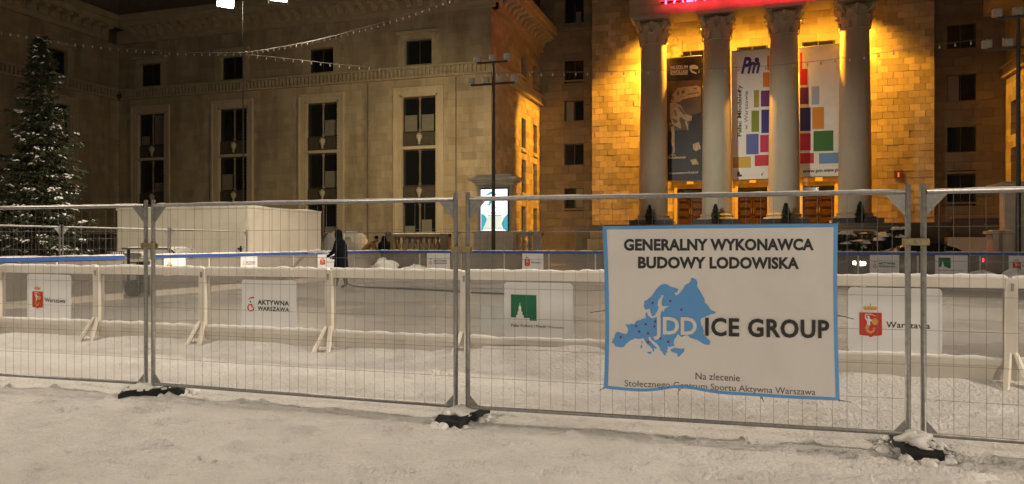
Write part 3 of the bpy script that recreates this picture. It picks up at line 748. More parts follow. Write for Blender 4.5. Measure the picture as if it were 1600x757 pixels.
stroke_on(m, z4, [(185, 310), (195, 345), (200, 375)], [16, 12, 5]); stroke_on(m, z4, [(70, 330), (85, 330)], 14)
s4([(60, 562), (185, 555), (185, 568), (60, 572)]); s4([(235, 470), (275, 455), (290, 500), (255, 520), (235, 505)]); s4([(215, 580), (255, 570), (275, 610), (230, 612)])
m.build('skeleton_print', BONE, b1)
m = MB(); z5 = lambda x, y: pV(1030 + x/4.45, 120 + y/4.45, VBN-.012)
for P in ([(152, 100), (175, 92), (180, 112), (160, 125)], [(120, 115), (135, 95), (140, 120), (125, 135)], [(235, 75), (262, 78), (255, 88), (238, 86)], [(195, 118), (280, 108), (275, 116), (200, 128)],
          [(130, 205), (150, 215), (185, 262), (175, 268), (150, 245)], [(100, 230), (112, 232), (125, 270), (112, 275)], [(90, 290), (120, 300), (128, 320), (100, 322)], [(85, 140), (100, 135), (98, 160), (88, 168)]):
    poly_on(m, z5, P)
m.build('skeleton_shadow_print', BONE_D, b1)
b2 = hang('youth_palace_banner', 'white banner with coloured blocks and vertical lettering between the middle columns', 1143, 1205, 81, 76, 282, 280, CLOTH)
b3 = hang('youth_palace_banner', 'white banner of coloured squares and a web address between right columns', 1249, 1312, 75, 68.5, 277, 276, CLOTH)
COLS = dict(orange=(.72, .22, .03), violet=(.16, .03, .16), navy=(.035, .03, .24), olive=(.40, .30, .05), green2=(.20, .26, .03), blue=(.10, .13, .42), pink=(.55, .03, .10), red=(.60, .03, .05), yellow=(.62, .40, .06), sky=(.16, .32, .58), pale=(.36, .42, .55), dkgreen=(.05, .17, .04), amber=(.70, .27, .04))
blocks = [(b2, [('orange', 588, 90, 600, 165), ('orange', 566, 176, 600, 252), ('olive', 520, 268, 546, 356), ('violet', 556, 270, 602, 352), ('green2', 507, 373, 546, 482), ('navy', 558, 368, 602, 488), ('blue', 480, 494, 544, 598), ('pink', 552, 498, 602, 587), ('yellow', 412, 612, 504, 668), ('red', 524, 602, 602, 658)]),
          (b3, [('red', 757, 74, 768, 160), ('red', 757, 160, 795, 242), ('violet', 757, 254, 800, 340), ('pale', 816, 248, 856, 342), ('navy', 757, 358, 812, 478), ('amber', 820, 356, 880, 468), ('pink', 757, 490, 812, 578), ('dkgreen', 826, 478, 928, 582), ('red', 757, 592, 828, 646), ('sky', 854, 592, 960, 646)])]
for t, L in blocks:
    for cn, x0, y0, x1, y1 in L:
        m = MB(); poly_on(m, f1(1), [(x0, y0), (x1, y0-.04*(x1-x0)), (x1, y1-.03*(x1-x0)), (x0, y1)])
        m.build('colour_block', mat(cn+'_block', COLS[cn], .5), t)
m = MB(); text_on(m, f1(2), 'Pm', 452, 552, 180, 176, 78, .035, .85, .35); disc_on(m, f1(2), 535, 112, 12, 10, 14); m.build('logo', mat('indigo_print', (.07, .03, .20), .5), b2)
m = MB(); text_up(m, f1(2), 'Pałac Młodzieży', 455, 505, 240, 20, .02); m.build('lettering', INK, b2); m = MB(); text_up(m, f1(2), 'w Warszawie', 488, 470, 272, 17); m.build('lettering', INK, b2); m = MB()
poly_on(m, f1(2), [(434, 690), (445, 685), (448, 700), (460, 702), (456, 712), (434, 712)]); poly_on(m, f1(2), [(556, 700), (570, 688), (562, 702), (566, 712)])
m.build('small_logos', INK, b2)
m = MB(); text_on(m, f1(2), 'www.pm.waw.pl', 770, 956, 692, 684, 17, .03); m.build('lettering', INK, b3)

# ------------------------------------------------------------------ clipped conifers in front of the columns
def leafball(mb, rnd, c, fn_r, z0, z1, n, size):
    for _ in range(n):
        z = rnd.uniform(z0, z1); r = fn_r((z-z0)/(z1-z0))*math.sqrt(rnd.uniform(.15, 1)); w = rnd.uniform(0, 6.283)
        p = Vector((c[0]+r*math.cos(w), c[1]+r*math.sin(w), z)); d = Vector((rnd.gauss(0, 1), rnd.gauss(0, 1), rnd.gauss(.6, .8))).normalized()
        s = d.cross(Vector((rnd.gauss(0, 1), rnd.gauss(0, 1), .2))).normalized()*size*.35
        mb.add([p-s, p+s, p+d*size], [(0, 1, 2)])
lab = ['small potted conifer before the leftmost column', 'small potted conifer before the second column from left', 'small potted conifer before the third column from left', 'small potted conifer before the rightmost column']
for i, (px_, uc) in enumerate(((1015, 0), (1118, 0), (1228, 0), (1344, 0))):
    b = pV(px_, 351, 50.6); b.z = FLOOR
    t = thing('potted_conifer', lab[i], 'shrub', b, 'conifers before the columns'); rnd = random.Random(i)
    MB().lathe([(.2, 0), (.26, .32), (.28, .36), (.23, .36)], b.x, b.y, 14, FLOOR).build('pot', BLACK, t)
    MB().tube([(b.x, b.y, FLOOR+.3), (b.x, b.y, FLOOR+1.1)], [.04, .015], 6).build('trunk', BARK, t)
    m = MB(); leafball(m, rnd, b, lambda q: .32*(1-q)**.8*(.6+.4*min(1, q*6))+.02, FLOOR+.35, FLOOR+1.3, 800, .11); m.build('crown', SHRUB, t, kind='stuff')

# ------------------------------------------------------------------ terrace walls, balustrades and advertising pylons
def baluster_mesh():
    return piece_mesh(MB().lathe([(.07, 0), (.09, .06), (.05, .12), (.105, .3), (.09, .42), (.045, .6), (.07, .66), (.08, .74)], 0, 0, 8), 'baluster', BALUSTER, True)
BAL = baluster_mesh()
BALUSTER_DARK = mat('dark_balustrade_stone', (0.20, 0.165, 0.12), 0.9, noise=0.2, scale=3, bump=0.3, bscale=20)  # darker, browner stone than the pale balustrade
BAL2 = BAL.copy(); BAL2.materials.clear(); BAL2.materials.append(BALUSTER_DARK)
def balustrade(label, p0, p1, ztop, solid_ends=True, zbase=0.0, BALUSTER=BALUSTER, BAL=BAL):
    t = thing('balustrade', label, 'balustrade', ((p0[0]+p1[0])/2, (p0[1]+p1[1])/2, zbase))
    d = Vector((p1[0]-p0[0], p1[1]-p0[1], 0)); L = d.length; e = d/L
    def bar(name, a0, a1, w, z0, z1):
        a = Vector((*p0, 0))+e*a0; b = Vector((*p0, 0))+e*a1; s = Vector((-e.y, e.x, 0))*w/2
        P = [a-s, b-s, b+s, a+s]
        MB().add([(*p.xy, z0) for p in P]+[(*p.xy, z1) for p in P], [(0,3,2,1),(4,5,6,7),(0,1,5,4),(1,2,6,5),(2,3,7,6),(3,0,4,7)]).build(name, BALUSTER, t, bevel=.02)
    bar('plinth', 0, L, .42, zbase, ztop-1.0); bar('handrail', 0, L, .40, ztop-.17, ztop)
    for a in (0.0, L-.45): bar('end_post', a, a+.45, .46, ztop-.999, ztop+.02)
    n = int((L-1.0)/.28)
    for i in range(n):
        p = Vector((*p0, 0))+e*(.5+(i+.5)*(L-1.0)/n); share('baluster', BAL, t, (p.x, p.y, ztop-1.0), scale=(1.25, 1.25, 1.12))
    sm = MB(); snow_strip(sm, (p0[0], p0[1], ztop), (p1[0], p1[1], ztop), .36, .05, 30, p0[0]); sm.build('snow_cover', SNOWCAP, t)
    return t
VT = 34.0
def pt(px, V): q = pV(px, 381, V); return (q.x, q.y)
balustrade('stone balustrade with dark gaps left of the advertising pylon', pt(605, VT), pt(703, VT), pV(650, 366, VT).z, BALUSTER=BALUSTER_DARK, BAL=BAL2)
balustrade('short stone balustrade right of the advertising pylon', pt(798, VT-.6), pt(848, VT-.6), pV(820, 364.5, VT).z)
balustrade('brown stone balustrade behind the spruce tree', pt(95, 37), pt(182, 37), pV(150, 366, 37).z, BALUSTER=BALUSTER_DARK, BAL=BAL2)
AD = mat('lit_poster', (.9, .95, 1.0), .4, emit=(.84, .95, 1.0), estr=1.35)
AD_TEAL = mat('lit_poster_teal', (.05, .4, .5), .4, emit=(.10, .46, .55), estr=.75); AD_GREY = mat('lit_poster_grey', (.3, .3, .35), .4, emit=(.40, .48, .56), estr=.5); AD_SAND = mat('lit_poster_sand', (.7, .7, .55), .4, emit=(.72, .80, .70), estr=.95)
def pylon(label, c, V, z):
    """c = centre along the wall; stone stele with moulded cap and a lit poster box"""
    t = thing('advertising_pylon', label, 'pylon', (c, V+.3, 0))
    MB().box(c-.98, c+.98, V-.15, V+.75, 0, z['base']).build('pedestal', BALUSTER, t, bevel=.02)
    MB().box(c-.85, c+.85, V, V+.6, z['base'], z['cap']).build('stele', BALUSTER, t, bevel=.02)
    h = z['top']-z['cap']
    MB().box(c-.95, c+.95, V-.1, V+.7, z['cap']+.003, z['cap']+h*.3).box(c-1.06, c+1.06, V-.2, V+.8, z['cap']+h*.3+.002, z['cap']+h*.45).box(c-1.22, c+1.22, V-.36, V+.96, z['cap']+h*.45+.002, z['cap']+h*.72).box(c-.9, c+.9, V-.1, V+.7, z['cap']+h*.72+.002, z['top']).build('moulded_cap', BALUSTER, t, bevel=.03)
    return t
vp = 32.6
cpy = pV(772, 330, vp).x
zz = dict(base=pV(772, 363, vp).z, cap=pV(772, 290, vp).z, top=pV(772, 273, vp).z)
py1 = pylon('pale stone pylon with a glowing white poster behind the rink', cpy, vp, zz)
x0, x1, zt, zbm = pV(751.5, 297, vp-.1).x, pV(793, 297, vp-.1).x, pV(772, 296, vp-.1).z, pV(772, 361, vp-.1).z
MB().box(x0-.05, x1+.05, vp-.11, vp-.003, zbm-.06, zt+.06).build('light_box', BLACK, py1, bevel=.01)
MB().box(x0, x1, vp-.125, vp-.112, zbm, zt).build('poster', AD, py1)
pz = lambda x, y: pV(730 + x/5.41, 260 + y/5.41, vp-.129)
m = MB()
poly_on(m, pz, [(118, 398), (150, 415), (168, 445), (150, 500), (128, 545), (118, 545)]); m.build('teal_print', AD_TEAL, py1); m = MB(); poly_on(m, pz, [(342, 400), (315, 430), (285, 488), (300, 520), (326, 545), (342, 545)]); m.build('teal_print', AD_TEAL, py1); m = MB()
stroke_on(m, pz, [(165, 245), (200, 225), (235, 235), (205, 275), (185, 330), (165, 325)], [12, 22, 26, 22, 18, 10]); m.build('teal_print', AD_TEAL, py1)
m = MB(); poly_on(m, pz, [(175, 410), (160, 470), (130, 530), (300, 530), (280, 490), (300, 430), (285, 410)]); m.build('sand_print', AD_SAND, py1)
m = MB(); pz2 = lambda x, y: pV(730 + x/5.41, 260 + y/5.41, vp-.133)
for y, xa, xb, h in ((350, 190, 270, 8), (395, 165, 290, 10), (415, 172, 288, 10)):
    k = xa
    while k < xb: poly_on(m, pz2, [(k, y-h/2), (k+9, y-h/2), (k+9, y+h/2), (k, y+h/2)]); k += random.choice((12, 13, 18))
m.build('small_print', AD_GREY, py1)
vr = 33.0
cr = pV(1609, 330, vr).x
py2 = pylon('pale stone pylon at the right edge beside the mast', cr, vr, dict(base=pV(1600, 363, vr).z, cap=pV(1590, 296, vr).z, top=pV(1590, 284, vr).z))
pd = thing('stone_pedestal', 'low pale stone pedestal left of the right-hand mast', 'pedestal', (pV(1562, 380, 32).x, 32.3, 0))
a0, a1 = pV(1552, 380, 32).x, pV(1584, 380, 32).x; zt = pV(1565, 361, 32).z
MB().box(a0, a1, 32, 32.9, 0, zt-.12).build('block', BALUSTER, pd, bevel=.02); MB().box(a0-.08, a1+.08, 31.9, 33, zt-.117, zt).build('coping', BALUSTER, pd, bevel=.02)
m = MB(); snow_strip(m, (a0, 32.45, zt), (a1, 32.45, zt), .8, .05, 10); m.build('snow_cover', SNOWCAP, pd)
tw = thing('terrace_wall', 'brown terrace wall beside the right pier with snowy ledge', 'wall', (pV(1530, 380, 49).x, 49.3, 0))
a0, a1 = pV(1490, 380, 49).x, pV(1572, 380, 49).x; zt = pV(1530, 336, 49).z
clad(tw, face_S(49), a0, a1, 0, zt-.2, .9, .45, [], STONE_DARK, depth=.5, name='stone_courses'); MB().box(a0-.1, a1+.1, 48.85, 49.6, zt-.195, zt).build('coping', STONE_TRIM, tw)
MB().box(a0-.5, a1+2, 48.2, 48.99, 0, pV(1530, 371, 48).z).build('ledge', SNOWCAP, tw)
sp = thing('stair_cheek', 'stepped stone cheek wall left of the portico stairs', 'wall', (pV(930, 380, 46).x, 46, 0))
a0, a1 = pV(917, 380, 46).x, pV(948, 380, 46).x
MB().box(a0, a1, 46, 48, 0, pV(930, 374, 46).z).box(a0+.1, a1+2, 46.5, 49, pV(930, 374, 46).z+.002, pV(930, 361, 46).z).build('block', STONE_TRIM, sp, bevel=.03)

# ------------------------------------------------------------------ masts
def mast(label, px, V, ytop, ybar2, x_up, x_low, down=0.0):
    b = pV(px, 381, V); zt = pV(px, ytop, V).z; z2 = pV(px, ybar2, V).z
    t = thing('lamp_mast', label, 'mast', (b.x, V, 0))
    MB().lathe([(.16, 0), (.16, .5), (.09, .52), (.075, zt*.6), (.06, zt)], b.x, V, 12).build('pole', POLE, t, smooth=True)
    for zz_, xs_ in ((zt-.1, x_up), (z2-.1, x_low)):
        us = [pV(x, ytop, V).x for x in xs_]
        MB().box(min(us), max(us), V-.04, V+.04, zz_-.04, zz_+.04).build('crossarm', POLE, t)
        for u in us:
            m = MB().box(u-.15, u+.15, V-.1, V+.12, zz_+.05, zz_+.33); m.box(u-.1, u+.1, V-.16, V-.1, zz_+.1, zz_+.28); o = m.build('lamp_head', LAMPBOX, t, bevel=.02)
            MB().box(u-.13, u+.13, V+.121, V+.13, zz_+.07, zz_+.31).build('lens', BULB, o)
    return t
MAST = mast('dark lamp mast with seven small heads in front of the glowing poster', 771, 30.6, 94, 128, (746, 770, 793), (736, 759, 782, 804))
mast('dark lamp mast with small heads at the right edge', 1591, 30.6, 22, 70, (1558, 1590, 1622), (1542, 1575, 1607, 1640))

# tall rink floodlight mast
WARM = (1.0, 0.83, 0.58)
VM = 30.0
LENS_WHITE = mat('lit_floodlight_lens', (1, 1, 1), .3, emit=(1.0, .93, .80), estr=60)
mb_ = pV(380, 381, VM)
zh = pV(380, 7, VM).z
fm = thing('floodlight_mast', 'tall slender mast carrying two blazing floodlights above the cabin', 'mast', (mb_.x, VM, 0))
MB().lathe([(.16, 0), (.16, .6), (.045, .62), (.028, zh+.9)], mb_.x, VM, 12).build('pole', mat('brown_mast_paint', (.10, .085, .065), .7), fm, smooth=True)
u0, u1 = pV(340, 0, VM).x, pV(452, 0, VM).x
MB().box(u0, u1, VM-.05, VM+.05, zh+.55, zh+.65).build('crossarm', STEEL, fm)
MB().tube([(mb_.x-.3, VM, pV(380, 82, VM).z), (mb_.x+.3, VM, pV(380, 82, VM).z)], .03, 6).build('garland_bracket', STEEL, fm)
for px_, aim, lb in ((358, (4, 6, 0), 'left blazing floodlight on the tall mast'), (441, (-4, 12, 0), 'right blazing floodlight on the tall mast')):
    u = pV(px_, 0, VM).x
    floodlight('rink_floodlight', lb, (u, VM-.25, zh+.12), aim, 4600, WARM, 130, .8, LENS_WHITE, w=.8, h=.55, radius=.35)
# spots added at the unlit mast heads to brighten facade and columns
mu = pV(771, 381, 30.6).x
spot('portico_light', (mu+1.0, 31.0, 9.2), (0.8, 52, 6.5), 9000, (1.0, .95, .74), 42, 1.0, .25, MAST)
spot('facade_light', (mu-1.0, 31.0, 9.2), (-21.0, 45, 3.0), 6800, (1.0, .78, .42), 98, 1.0, .25, MAST)
# added lamp posts out of view, standing in for square and rink lamps
for lb, (x, y, z), aim, e, cone in (('added unseen lamp post behind the viewer to the right', (13.0, -15.0, 9.5), (0.0, 8.0, 0.5), 6900, 90), ('added unseen lamp post behind the viewer to the left', (-12.0, -12.0, 9.5), (-4.0, 10.0, 0.5), 2400, 90),
                              ('added unseen lamp post beside the near boards right of the view', (21.0, 7.0, 13.0), (-2.0, 8.0, 0.0), 18000, 46), ('added unseen lamp post beside the near boards left of the view', (-25.0, 7.0, 13.0), (-4.0, 8.0, 0.0), 14500, 46),
                              ('added unseen lamp post beyond the right end of the ice', (17.0, 17.0, 16.0), (-4.0, 17.5, 0.0), 44000, 50), ('added unseen lamp post left of the view, brightening the cabin', (-6.5, 3.0, 10.0), (-19.0, 21.8, 1.0), 11000, 27)):
    sl = thing('added_lamp_post', lb, 'lamp', (x, y, 0))
    MB().lathe([(.14, 0), (.14, .8), (.08, .85), (.05, z)], x, y, 12).build('pole', POLE, sl, smooth=True)
    MB().box(x-.2, x+.2, y+.1, y+.9, z, z+.15).build('lamp_head', LAMPBOX, sl, bevel=.03)
    MB().box(x-.16, x+.16, y+.15, y+.85, z-.015, z-.003).build('lens', LENS_WHITE, sl)
    spot('lamp_light', (x, y+.5, z-.05), aim, e, (1.0, .845, .66), cone, .8, .7, sl)

# ------------------------------------------------------------------ strings of bulbs
BULB_ME = piece_mesh(MB().lathe([(.01, .08), (.014, .05), (.033, .0), (.03, -.04), (.005, -.06)], 0, 0, 6), 'bulb', BULB, True)
def garland(label, pts, n):
    """pts: list of (px, py, V) measured along the sagging wire"""
    P = [pV(x, y, v) for x, y, v in pts]
    t = thing('bulb_string', label, 'string lights', P[0]); w = []
    m = len(P)
    def cat(i, q):
        p0, p1, p2, p3 = P[max(i-1, 0)], P[i], P[i+1], P[min(i+2, m-1)]
        return 0.5*((2*p1)+(p2-p0)*q+(2*p0-5*p1+4*p2-p3)*q*q+(3*p1-p0-3*p2+p3)*q**3)
    for i in range(m-1): w += [cat(i, q/6) for q in range(6)]
    w.append(P[-1])
    MB().tube(w, .009, 5).build('wire', WIRE, t)
    L = [0]
    for a, b in zip(w, w[1:]): L.append(L[-1]+(b-a).length)
    for k in range(n):
        s = L[-1]*(k+.5)/n; i = max(j for j in range(len(L)) if L[j] <= s); i = min(i, len(w)-2)
        p = w[i].lerp(w[i+1], (s-L[i])/max(1e-6, L[i+1]-L[i])); share('bulb', BULB_ME, t, p-Vector((0, 0, .1)), rotz=k)
    return t
garland('string of clear bulbs from the left edge to the tall mast', [(-60, 38, 20), (0, 48, 21.5), (110, 66, 24.5), (200, 76, 26.5), (290, 82, 28.2), (382, 83, 30)], 34)
garland('string of clear bulbs rising right from the tall mast past the cornice', [(382, 83, 30), (480, 66, 29), (560, 46, 28), (640, 22, 27), (720, -8, 26)], 36)
garland('long string of clear bulbs sagging from the tall mast across the portico', [(382, 85, 30), (460, 93, 30), (540, 102, 30), (660, 110, 30.2), (771, 114, 30.4), (890, 113, 30.4), (1040, 110, 30.4), (1200, 103, 30.4), (1340, 88, 30.5), (1450, 72, 30.5), (1580, 56, 30.5)], 64)

# ------------------------------------------------------------------ spruce trees
def spruce(label, base, h, rad, seed, whorls=46, group=None):
    rnd = random.Random(seed); t = thing('spruce_tree', label, 'tree', base, group)
    bx, by, bz = base
    MB().tube([(bx, by, bz), (bx+.03, by, bz+h*.5), (bx, by, bz+h*.98)], [.17, .09, .012], 8).build('trunk', BARK, t)
    needles = MB(); snow = MB(); wood = MB()
    for i in range(whorls):
        q = .06 + .93*(i/(whorls-1))**.92; z = bz + h*q
        ln = rad*((1-q)**.85)*1.05 + .05; nb = 9 if q < .7 else 7
        for k in range(nb):
            w = 6.283*(k+rnd.random()*.8)/nb + i*1.1; z = bz + h*(q + rnd.uniform(-.012, .012)); L = ln*rnd.choice((rnd.uniform(.4, .8), rnd.uniform(.75, 1.0), rnd.uniform(.9, 1.28))); n = max(3, int(L/.115)); droop = rnd.uniform(.10, .34)*(1-q*.5); rise = .28*q+rnd.uniform(-.05, .08)
            er = Vector((math.cos(w), math.sin(w), 0)); et = Vector((-math.sin(w), math.cos(w), 0)); prev = None; br = []
            for s in range(1, n+1):
                f = s/n; p = Vector((bx, by, z)) + er*L*f + Vector((0, 0, L*(rise*f - droop*f*f*1.4 + .16*f**4)))
                br.append(p)
                for _ in range(9):
                    wid = .20*(1-f*.55)*(0.5+.5*min(1, L)); o = p + et*rnd.gauss(0, 1)*wid*.5 + er*rnd.uniform(-.06, .06)
                    d = (er*rnd.uniform(.3, 1)+et*rnd.uniform(-.8, .8)+Vector((0, 0, rnd.uniform(-.75, .25)))).normalized()
                    l_ = rnd.uniform(.10, .19); sd = d.cross(Vector((rnd.gauss(0, .5), rnd.gauss(0, .5), 1))).normalized()*rnd.uniform(.018, .035)
                    needles.add([o-sd, o+sd, o+d*l_+sd*.3, o+d*l_-sd*.3], [(0, 1, 2, 3)])
                if f > .25 and rnd.random() < .34*(1.2-.7*q)*(1.5 if math.sin(w*1.5+i*.9+seed) > .1 else .35):
                    for _ in range(rnd.choice((1, 2, 3, 4))):
                        a = rnd.uniform(.022, .055); b = rnd.uniform(.018, .035); c = p+er*rnd.gauss(0, .05)+et*rnd.gauss(0, .075)+Vector((0, 0, .03+rnd.uniform(-.04, .03)))
                        dd_ = (er*rnd.uniform(.4, 1)+et*rnd.uniform(-.7, .7)); dr = dd_*a*1.9-Vector((0, 0, a*rnd.uniform(.2, 1.3))); sd = Vector((-dd_.y, dd_.x, 0)).normalized()*a*.65
                        r_ = [c+dr, c+sd, c-dd_*a*.8, c-sd]; u_ = [x+Vector((0, 0, b*.45)) for x in r_]
                        snow.add(r_+u_+[c+Vector((rnd.uniform(-.02, .02), rnd.uniform(-.02, .02), b))],
                                 [(0,1,5,4),(1,2,6,5),(2,3,7,6),(3,0,4,7),(4,5,8),(5,6,8),(6,7,8),(7,4,8),(3,2,1,0)])
            if L > .5: wood.tube([(bx, by, z)]+br[::2], .012, 4, cap=False)
    needles.build('crown', NEEDLE, t, kind='stuff'); wood.build('branches', BARK, t, kind='stuff'); snow.build('snow_cover', SNOWCAP, t, kind='stuff')
    return t
tb = pU(64, 381, -19.0)
spruce('tall snow-dusted spruce tree beside the white cabin', (tb.x, tb.y, 0), pU(60, 58, -19.0).z, 1.5, 4)
tb2 = pU(-22, 381, -19.5)
spruce('smaller snowy spruce cut off by the left edge', (tb2.x, tb2.y, 0), pU(-22, 222, -19.5).z, 1.35, 9, whorls=30)

# ------------------------------------------------------------------ site cabin left of the rink
cu, cv = -16.6, pU(388, 381, -16.6).y
cu0 = pV(183, 381, cv).x; cv1 = pU(501, 381, cu).y; ch = pV(388, 322, cv).z
cb = thing('storage_cabin', 'cream flat-roofed site cabin standing behind the left rink boards', 'cabin', ((cu0+cu)/2, (cv+cv1)/2, 0))
MB().box(cu0+.05, cu-.05, cv+.05, cv1-.05, .1, ch-.1).build('body', STONE_DARK, cb)
n = 5; w = (cu-cu0)/n
for i in range(n):
    MB().box(cu0+i*w+.012, cu0+(i+1)*w-.012, cv, cv+.045, .12, ch-.08).build('wall_panel', CABIN, cb, bevel=.008)
n = 4; w = (cv1-cv)/n
for i in range(n):
    MB().box(cu-.045, cu, cv+.05+i*w+.012, cv+.046+(i+1)*w-.012, .12, ch-.08).build('wall_panel', CABIN, cb, bevel=.008)
MB().box(cu0-.03, cu+.03, cv-.03, cv1+.03, ch-.078, ch).build('roof_edge', CABIN, cb, bevel=.01)
m = MB(); snow_strip(m, (cu0, cv+.6, ch), (cu, cv+.6, ch), 1.25, .035, 50, 2.0, .5); m.build('snow_cover', SNOWCAP, cb); m = MB(); snow_strip(m, (cu0, cv1-.8, ch), (cu, cv1-.8, ch), 1.2, .04, 50, 8.0, .5); m.build('snow_cover', SNOWCAP, cb)
dx0, dx1 = pV(346, 350, cv).x, pV(384, 350, cv).x; dz = pV(360, 346, cv).z
MB().box(dx0-.05, dx1+.05, cv-.012, cv-.001, .12, dz+.05).build('door_frame', CABIN, cb, bevel=.004)
dd = MB().box(dx0, dx1, cv-.03, cv-.013, .16, dz).build('door', CABIN, cb, bevel=.006)
h = pV(376, 389, cv-.05); MB().box(h.x-.1, h.x+.05, cv-.09, cv-.031, h.z-.03, h.z+.03).box(h.x-.03, h.x+.03, cv-.05, cv-.0305, h.z-.12, h.z+.1).build('handle', BLACK, dd)

# ------------------------------------------------------------------ rink boards
def crest(sheet, fn, k):
    """city crest with crown and the word Warszawa, drawn on a 0..1 sheet (k lifts layers)"""
    nz = lambda x, y: ((x-35)/923, (y-60)/660)
    f = lambda q: (lambda x, y: fn(*nz(x, y), q*k))
    m = MB(); poly_on(m, f(1), [(148, 312), (372, 312), (376, 480), (375, 535), (350, 543), (290, 546), (262, 562), (235, 546), (170, 543), (150, 535)]); m.build('crest_shield', INK_RED, sheet)
    m = MB(); poly_on(m, f(1), [(178, 243), (195, 262), (208, 240), (222, 264), (238, 240), (248, 262), (258, 206), (268, 262), (280, 240), (292, 264), (306, 240), (316, 262), (332, 243), (318, 286), (196, 286)])
    m.build('crest_crown', INK_GOLD, sheet); m = MB(); disc_on(m, f(2), 305, 402, 34); m.build('crest_round_shield', INK_GOLD, sheet); m = MB(); stroke_on(m, f(2), [(236, 435), (222, 470), (235, 500), (265, 512), (292, 495), (300, 465), (278, 470)], [38, 34, 28, 24, 20, 18, 6]); m.build('crest_tail', INK_GOLD, sheet)
    m = MB(); poly_on(m, f(2), [(226, 352), (238, 340), (252, 350), (250, 368), (275, 385), (272, 400), (256, 400), (258, 440), (222, 440), (226, 400), (204, 370), (206, 328), (216, 330), (216, 362), (230, 378), (236, 370)])
    stroke_on(m, f(2), [(205, 330), (260, 328), (318, 347)], [8, 8, 3]); m.build('crest_figure', INK_WHITE, sheet)
    m = MB(); text_on(m, f(1), 'Warszawa', 415, 842, 458, 462, 58, .014, 1.05); m.build('lettering', INK, sheet)
def aktywna(sheet, fn, k):
    nz = lambda x, y: ((x-135)/733, (y-55)/665)
    f = lambda q: (lambda x, y: fn(*nz(x, y), q*k))
    m = MB(); text_on(m, f(1), 'AKTYWNA', 355, 776, 388, 394, 60, .034, 1.08); m.build('lettering', INK, sheet); m = MB(); text_on(m, f(1), 'WARSZAWA', 355, 776, 466, 474, 50, .034, 1.12); m.build('lettering', INK, sheet)
    m = MB(); P = [(262+40*math.cos(a), 436-44*math.sin(a)) for a in np.linspace(.1, -5.2, 22)] + [(270, 410), (284, 424), (280, 436)]
    stroke_on(m, f(1), P, 17); stroke_on(m, f(1), [(226, 332), (246, 308), (275, 298), (304, 299)], [5, 14, 20, 24]); m.build('swirl_logo', INK_RED, sheet)
    m = MB(); disc_on(m, f(1), 257, 355, 11, 10, 13); m.build('logo_dot', INK_GREEN, sheet)
def palace(sheet, fn, k):
    nz = lambda x, y: ((x-418)/394, (y-345)/345)
    f = lambda q: (lambda x, y: fn(*nz(x, y), q*k))
    m = MB(); poly_on(m, f(1), [(458, 418), (606, 420), (608, 573), (458, 570)]); m.build('green_emblem', INK_GREEN, sheet)
    m = MB(); poly_on(m, f(2), [(458, 555), (490, 555), (490, 540), (497, 540), (497, 520), (503, 518), (503, 492), (508, 485), (511, 462), (514, 485), (519, 492), (519, 518), (526, 520), (526, 540), (534, 540), (534, 557), (568, 557), (568, 574), (456, 574)]); m.build('tower_silhouette', SHEET, sheet)
    m = MB(); text_on(m, f(1), 'Pałac Kultury i Nauki', 460, 662, 610, 612, 15, .012); m.build('lettering', INK, sheet); m = MB(); text_on(m, f(1), 'Warszawa', 670, 763, 613, 615, 13, 0); m.build('lettering', INK, sheet)
def sign(label, kind, pts, normal, th=.008, group=None):
    """pts: top-left, top-right, bottom-right, bottom-left in space"""
    A, B, C, D = pts
    def fn(x, y, lift=0.0):
        p = (A*(1-x)+B*x)*(1-y) + (D*(1-x)+C*x)*y
        return p + normal*(th/2+lift)
    t = thing('sponsor_sign', label, 'sign', (C+D)/2, group)
    P = rrect(0, 0, 1, 1, .05, .065)
    m = MB().slab([fn(x, y) for x, y in P], [fn(x, y)-normal*th for x, y in P]); m.build('sheet', SHEET, t)
    {'crest': crest, 'aktywna': aktywna, 'palace': palace}[kind](t, fn, .004)
    return t
RZ = 1.24
def near_board(label, u0, u1, seed):
    t = thing('rink_board', label, 'rink board', ((u0+u1)/2, VN, 0))
    MB().box(u0-.055, u0+.055, VN-.07, VN+.05, .05, RZ-.004).build('post', WHITE_PVC, t, bevel=.008)
    MB().box(u0+.057, u1-.057, VN-.05, VN+.05, RZ-.115, RZ).build('top_rail', WHITE_PVC, t, bevel=.008)
    MB().box(u0+.057, u1-.057, VN-.012, VN+.0, .36, RZ-.117).build('pane', ACRYLIC, t)
    MB().box(u0+.057, u1-.057, VN-.075, VN+.04, .30, .375).build('kick_rail', WHITE_PVC, t, bevel=.008)
    MB().box(u0+.057, u1-.057, VN-.055, VN+.03, .04, .297).build('kick_board', WHITE_PVC, t, bevel=.008)
    for s in (-1, 1):
        MB().tube([(u0+s*.03, VN-.06, .44), (u0+s*.13, VN-.30, .03)], .032, 6).build('brace', WHITE_PVC, t)
    MB().box(u0-.012, u0+.012, VN-.085, VN-.071, RZ-.14, RZ-.06).build('bolt_plate', STEEL, t)
    m = MB(); snow_strip(m, (u0+.03, VN, RZ), (u1-.03, VN, RZ), .095, .026, 60, seed, 1.0); m.build('rail_snow', SNOWCAP, t)
    m = MB(); snow_strip(m, (u0+.06, VN-.03, .375), (u1-.06, VN-.03, .375), .09, .03, 50, seed+3.3, .8); m.build('ledge_snow', SNOWCAP, t)
    return t
up = [pV(x, 470, VN).x for x in (-160, 1, 155, 320, 517, 728)]
right = pV(1578, 500, VN).x
up += [up[-1]+(right-up[-1])*k/3 for k in (1, 2, 3)] + [right+2.05]
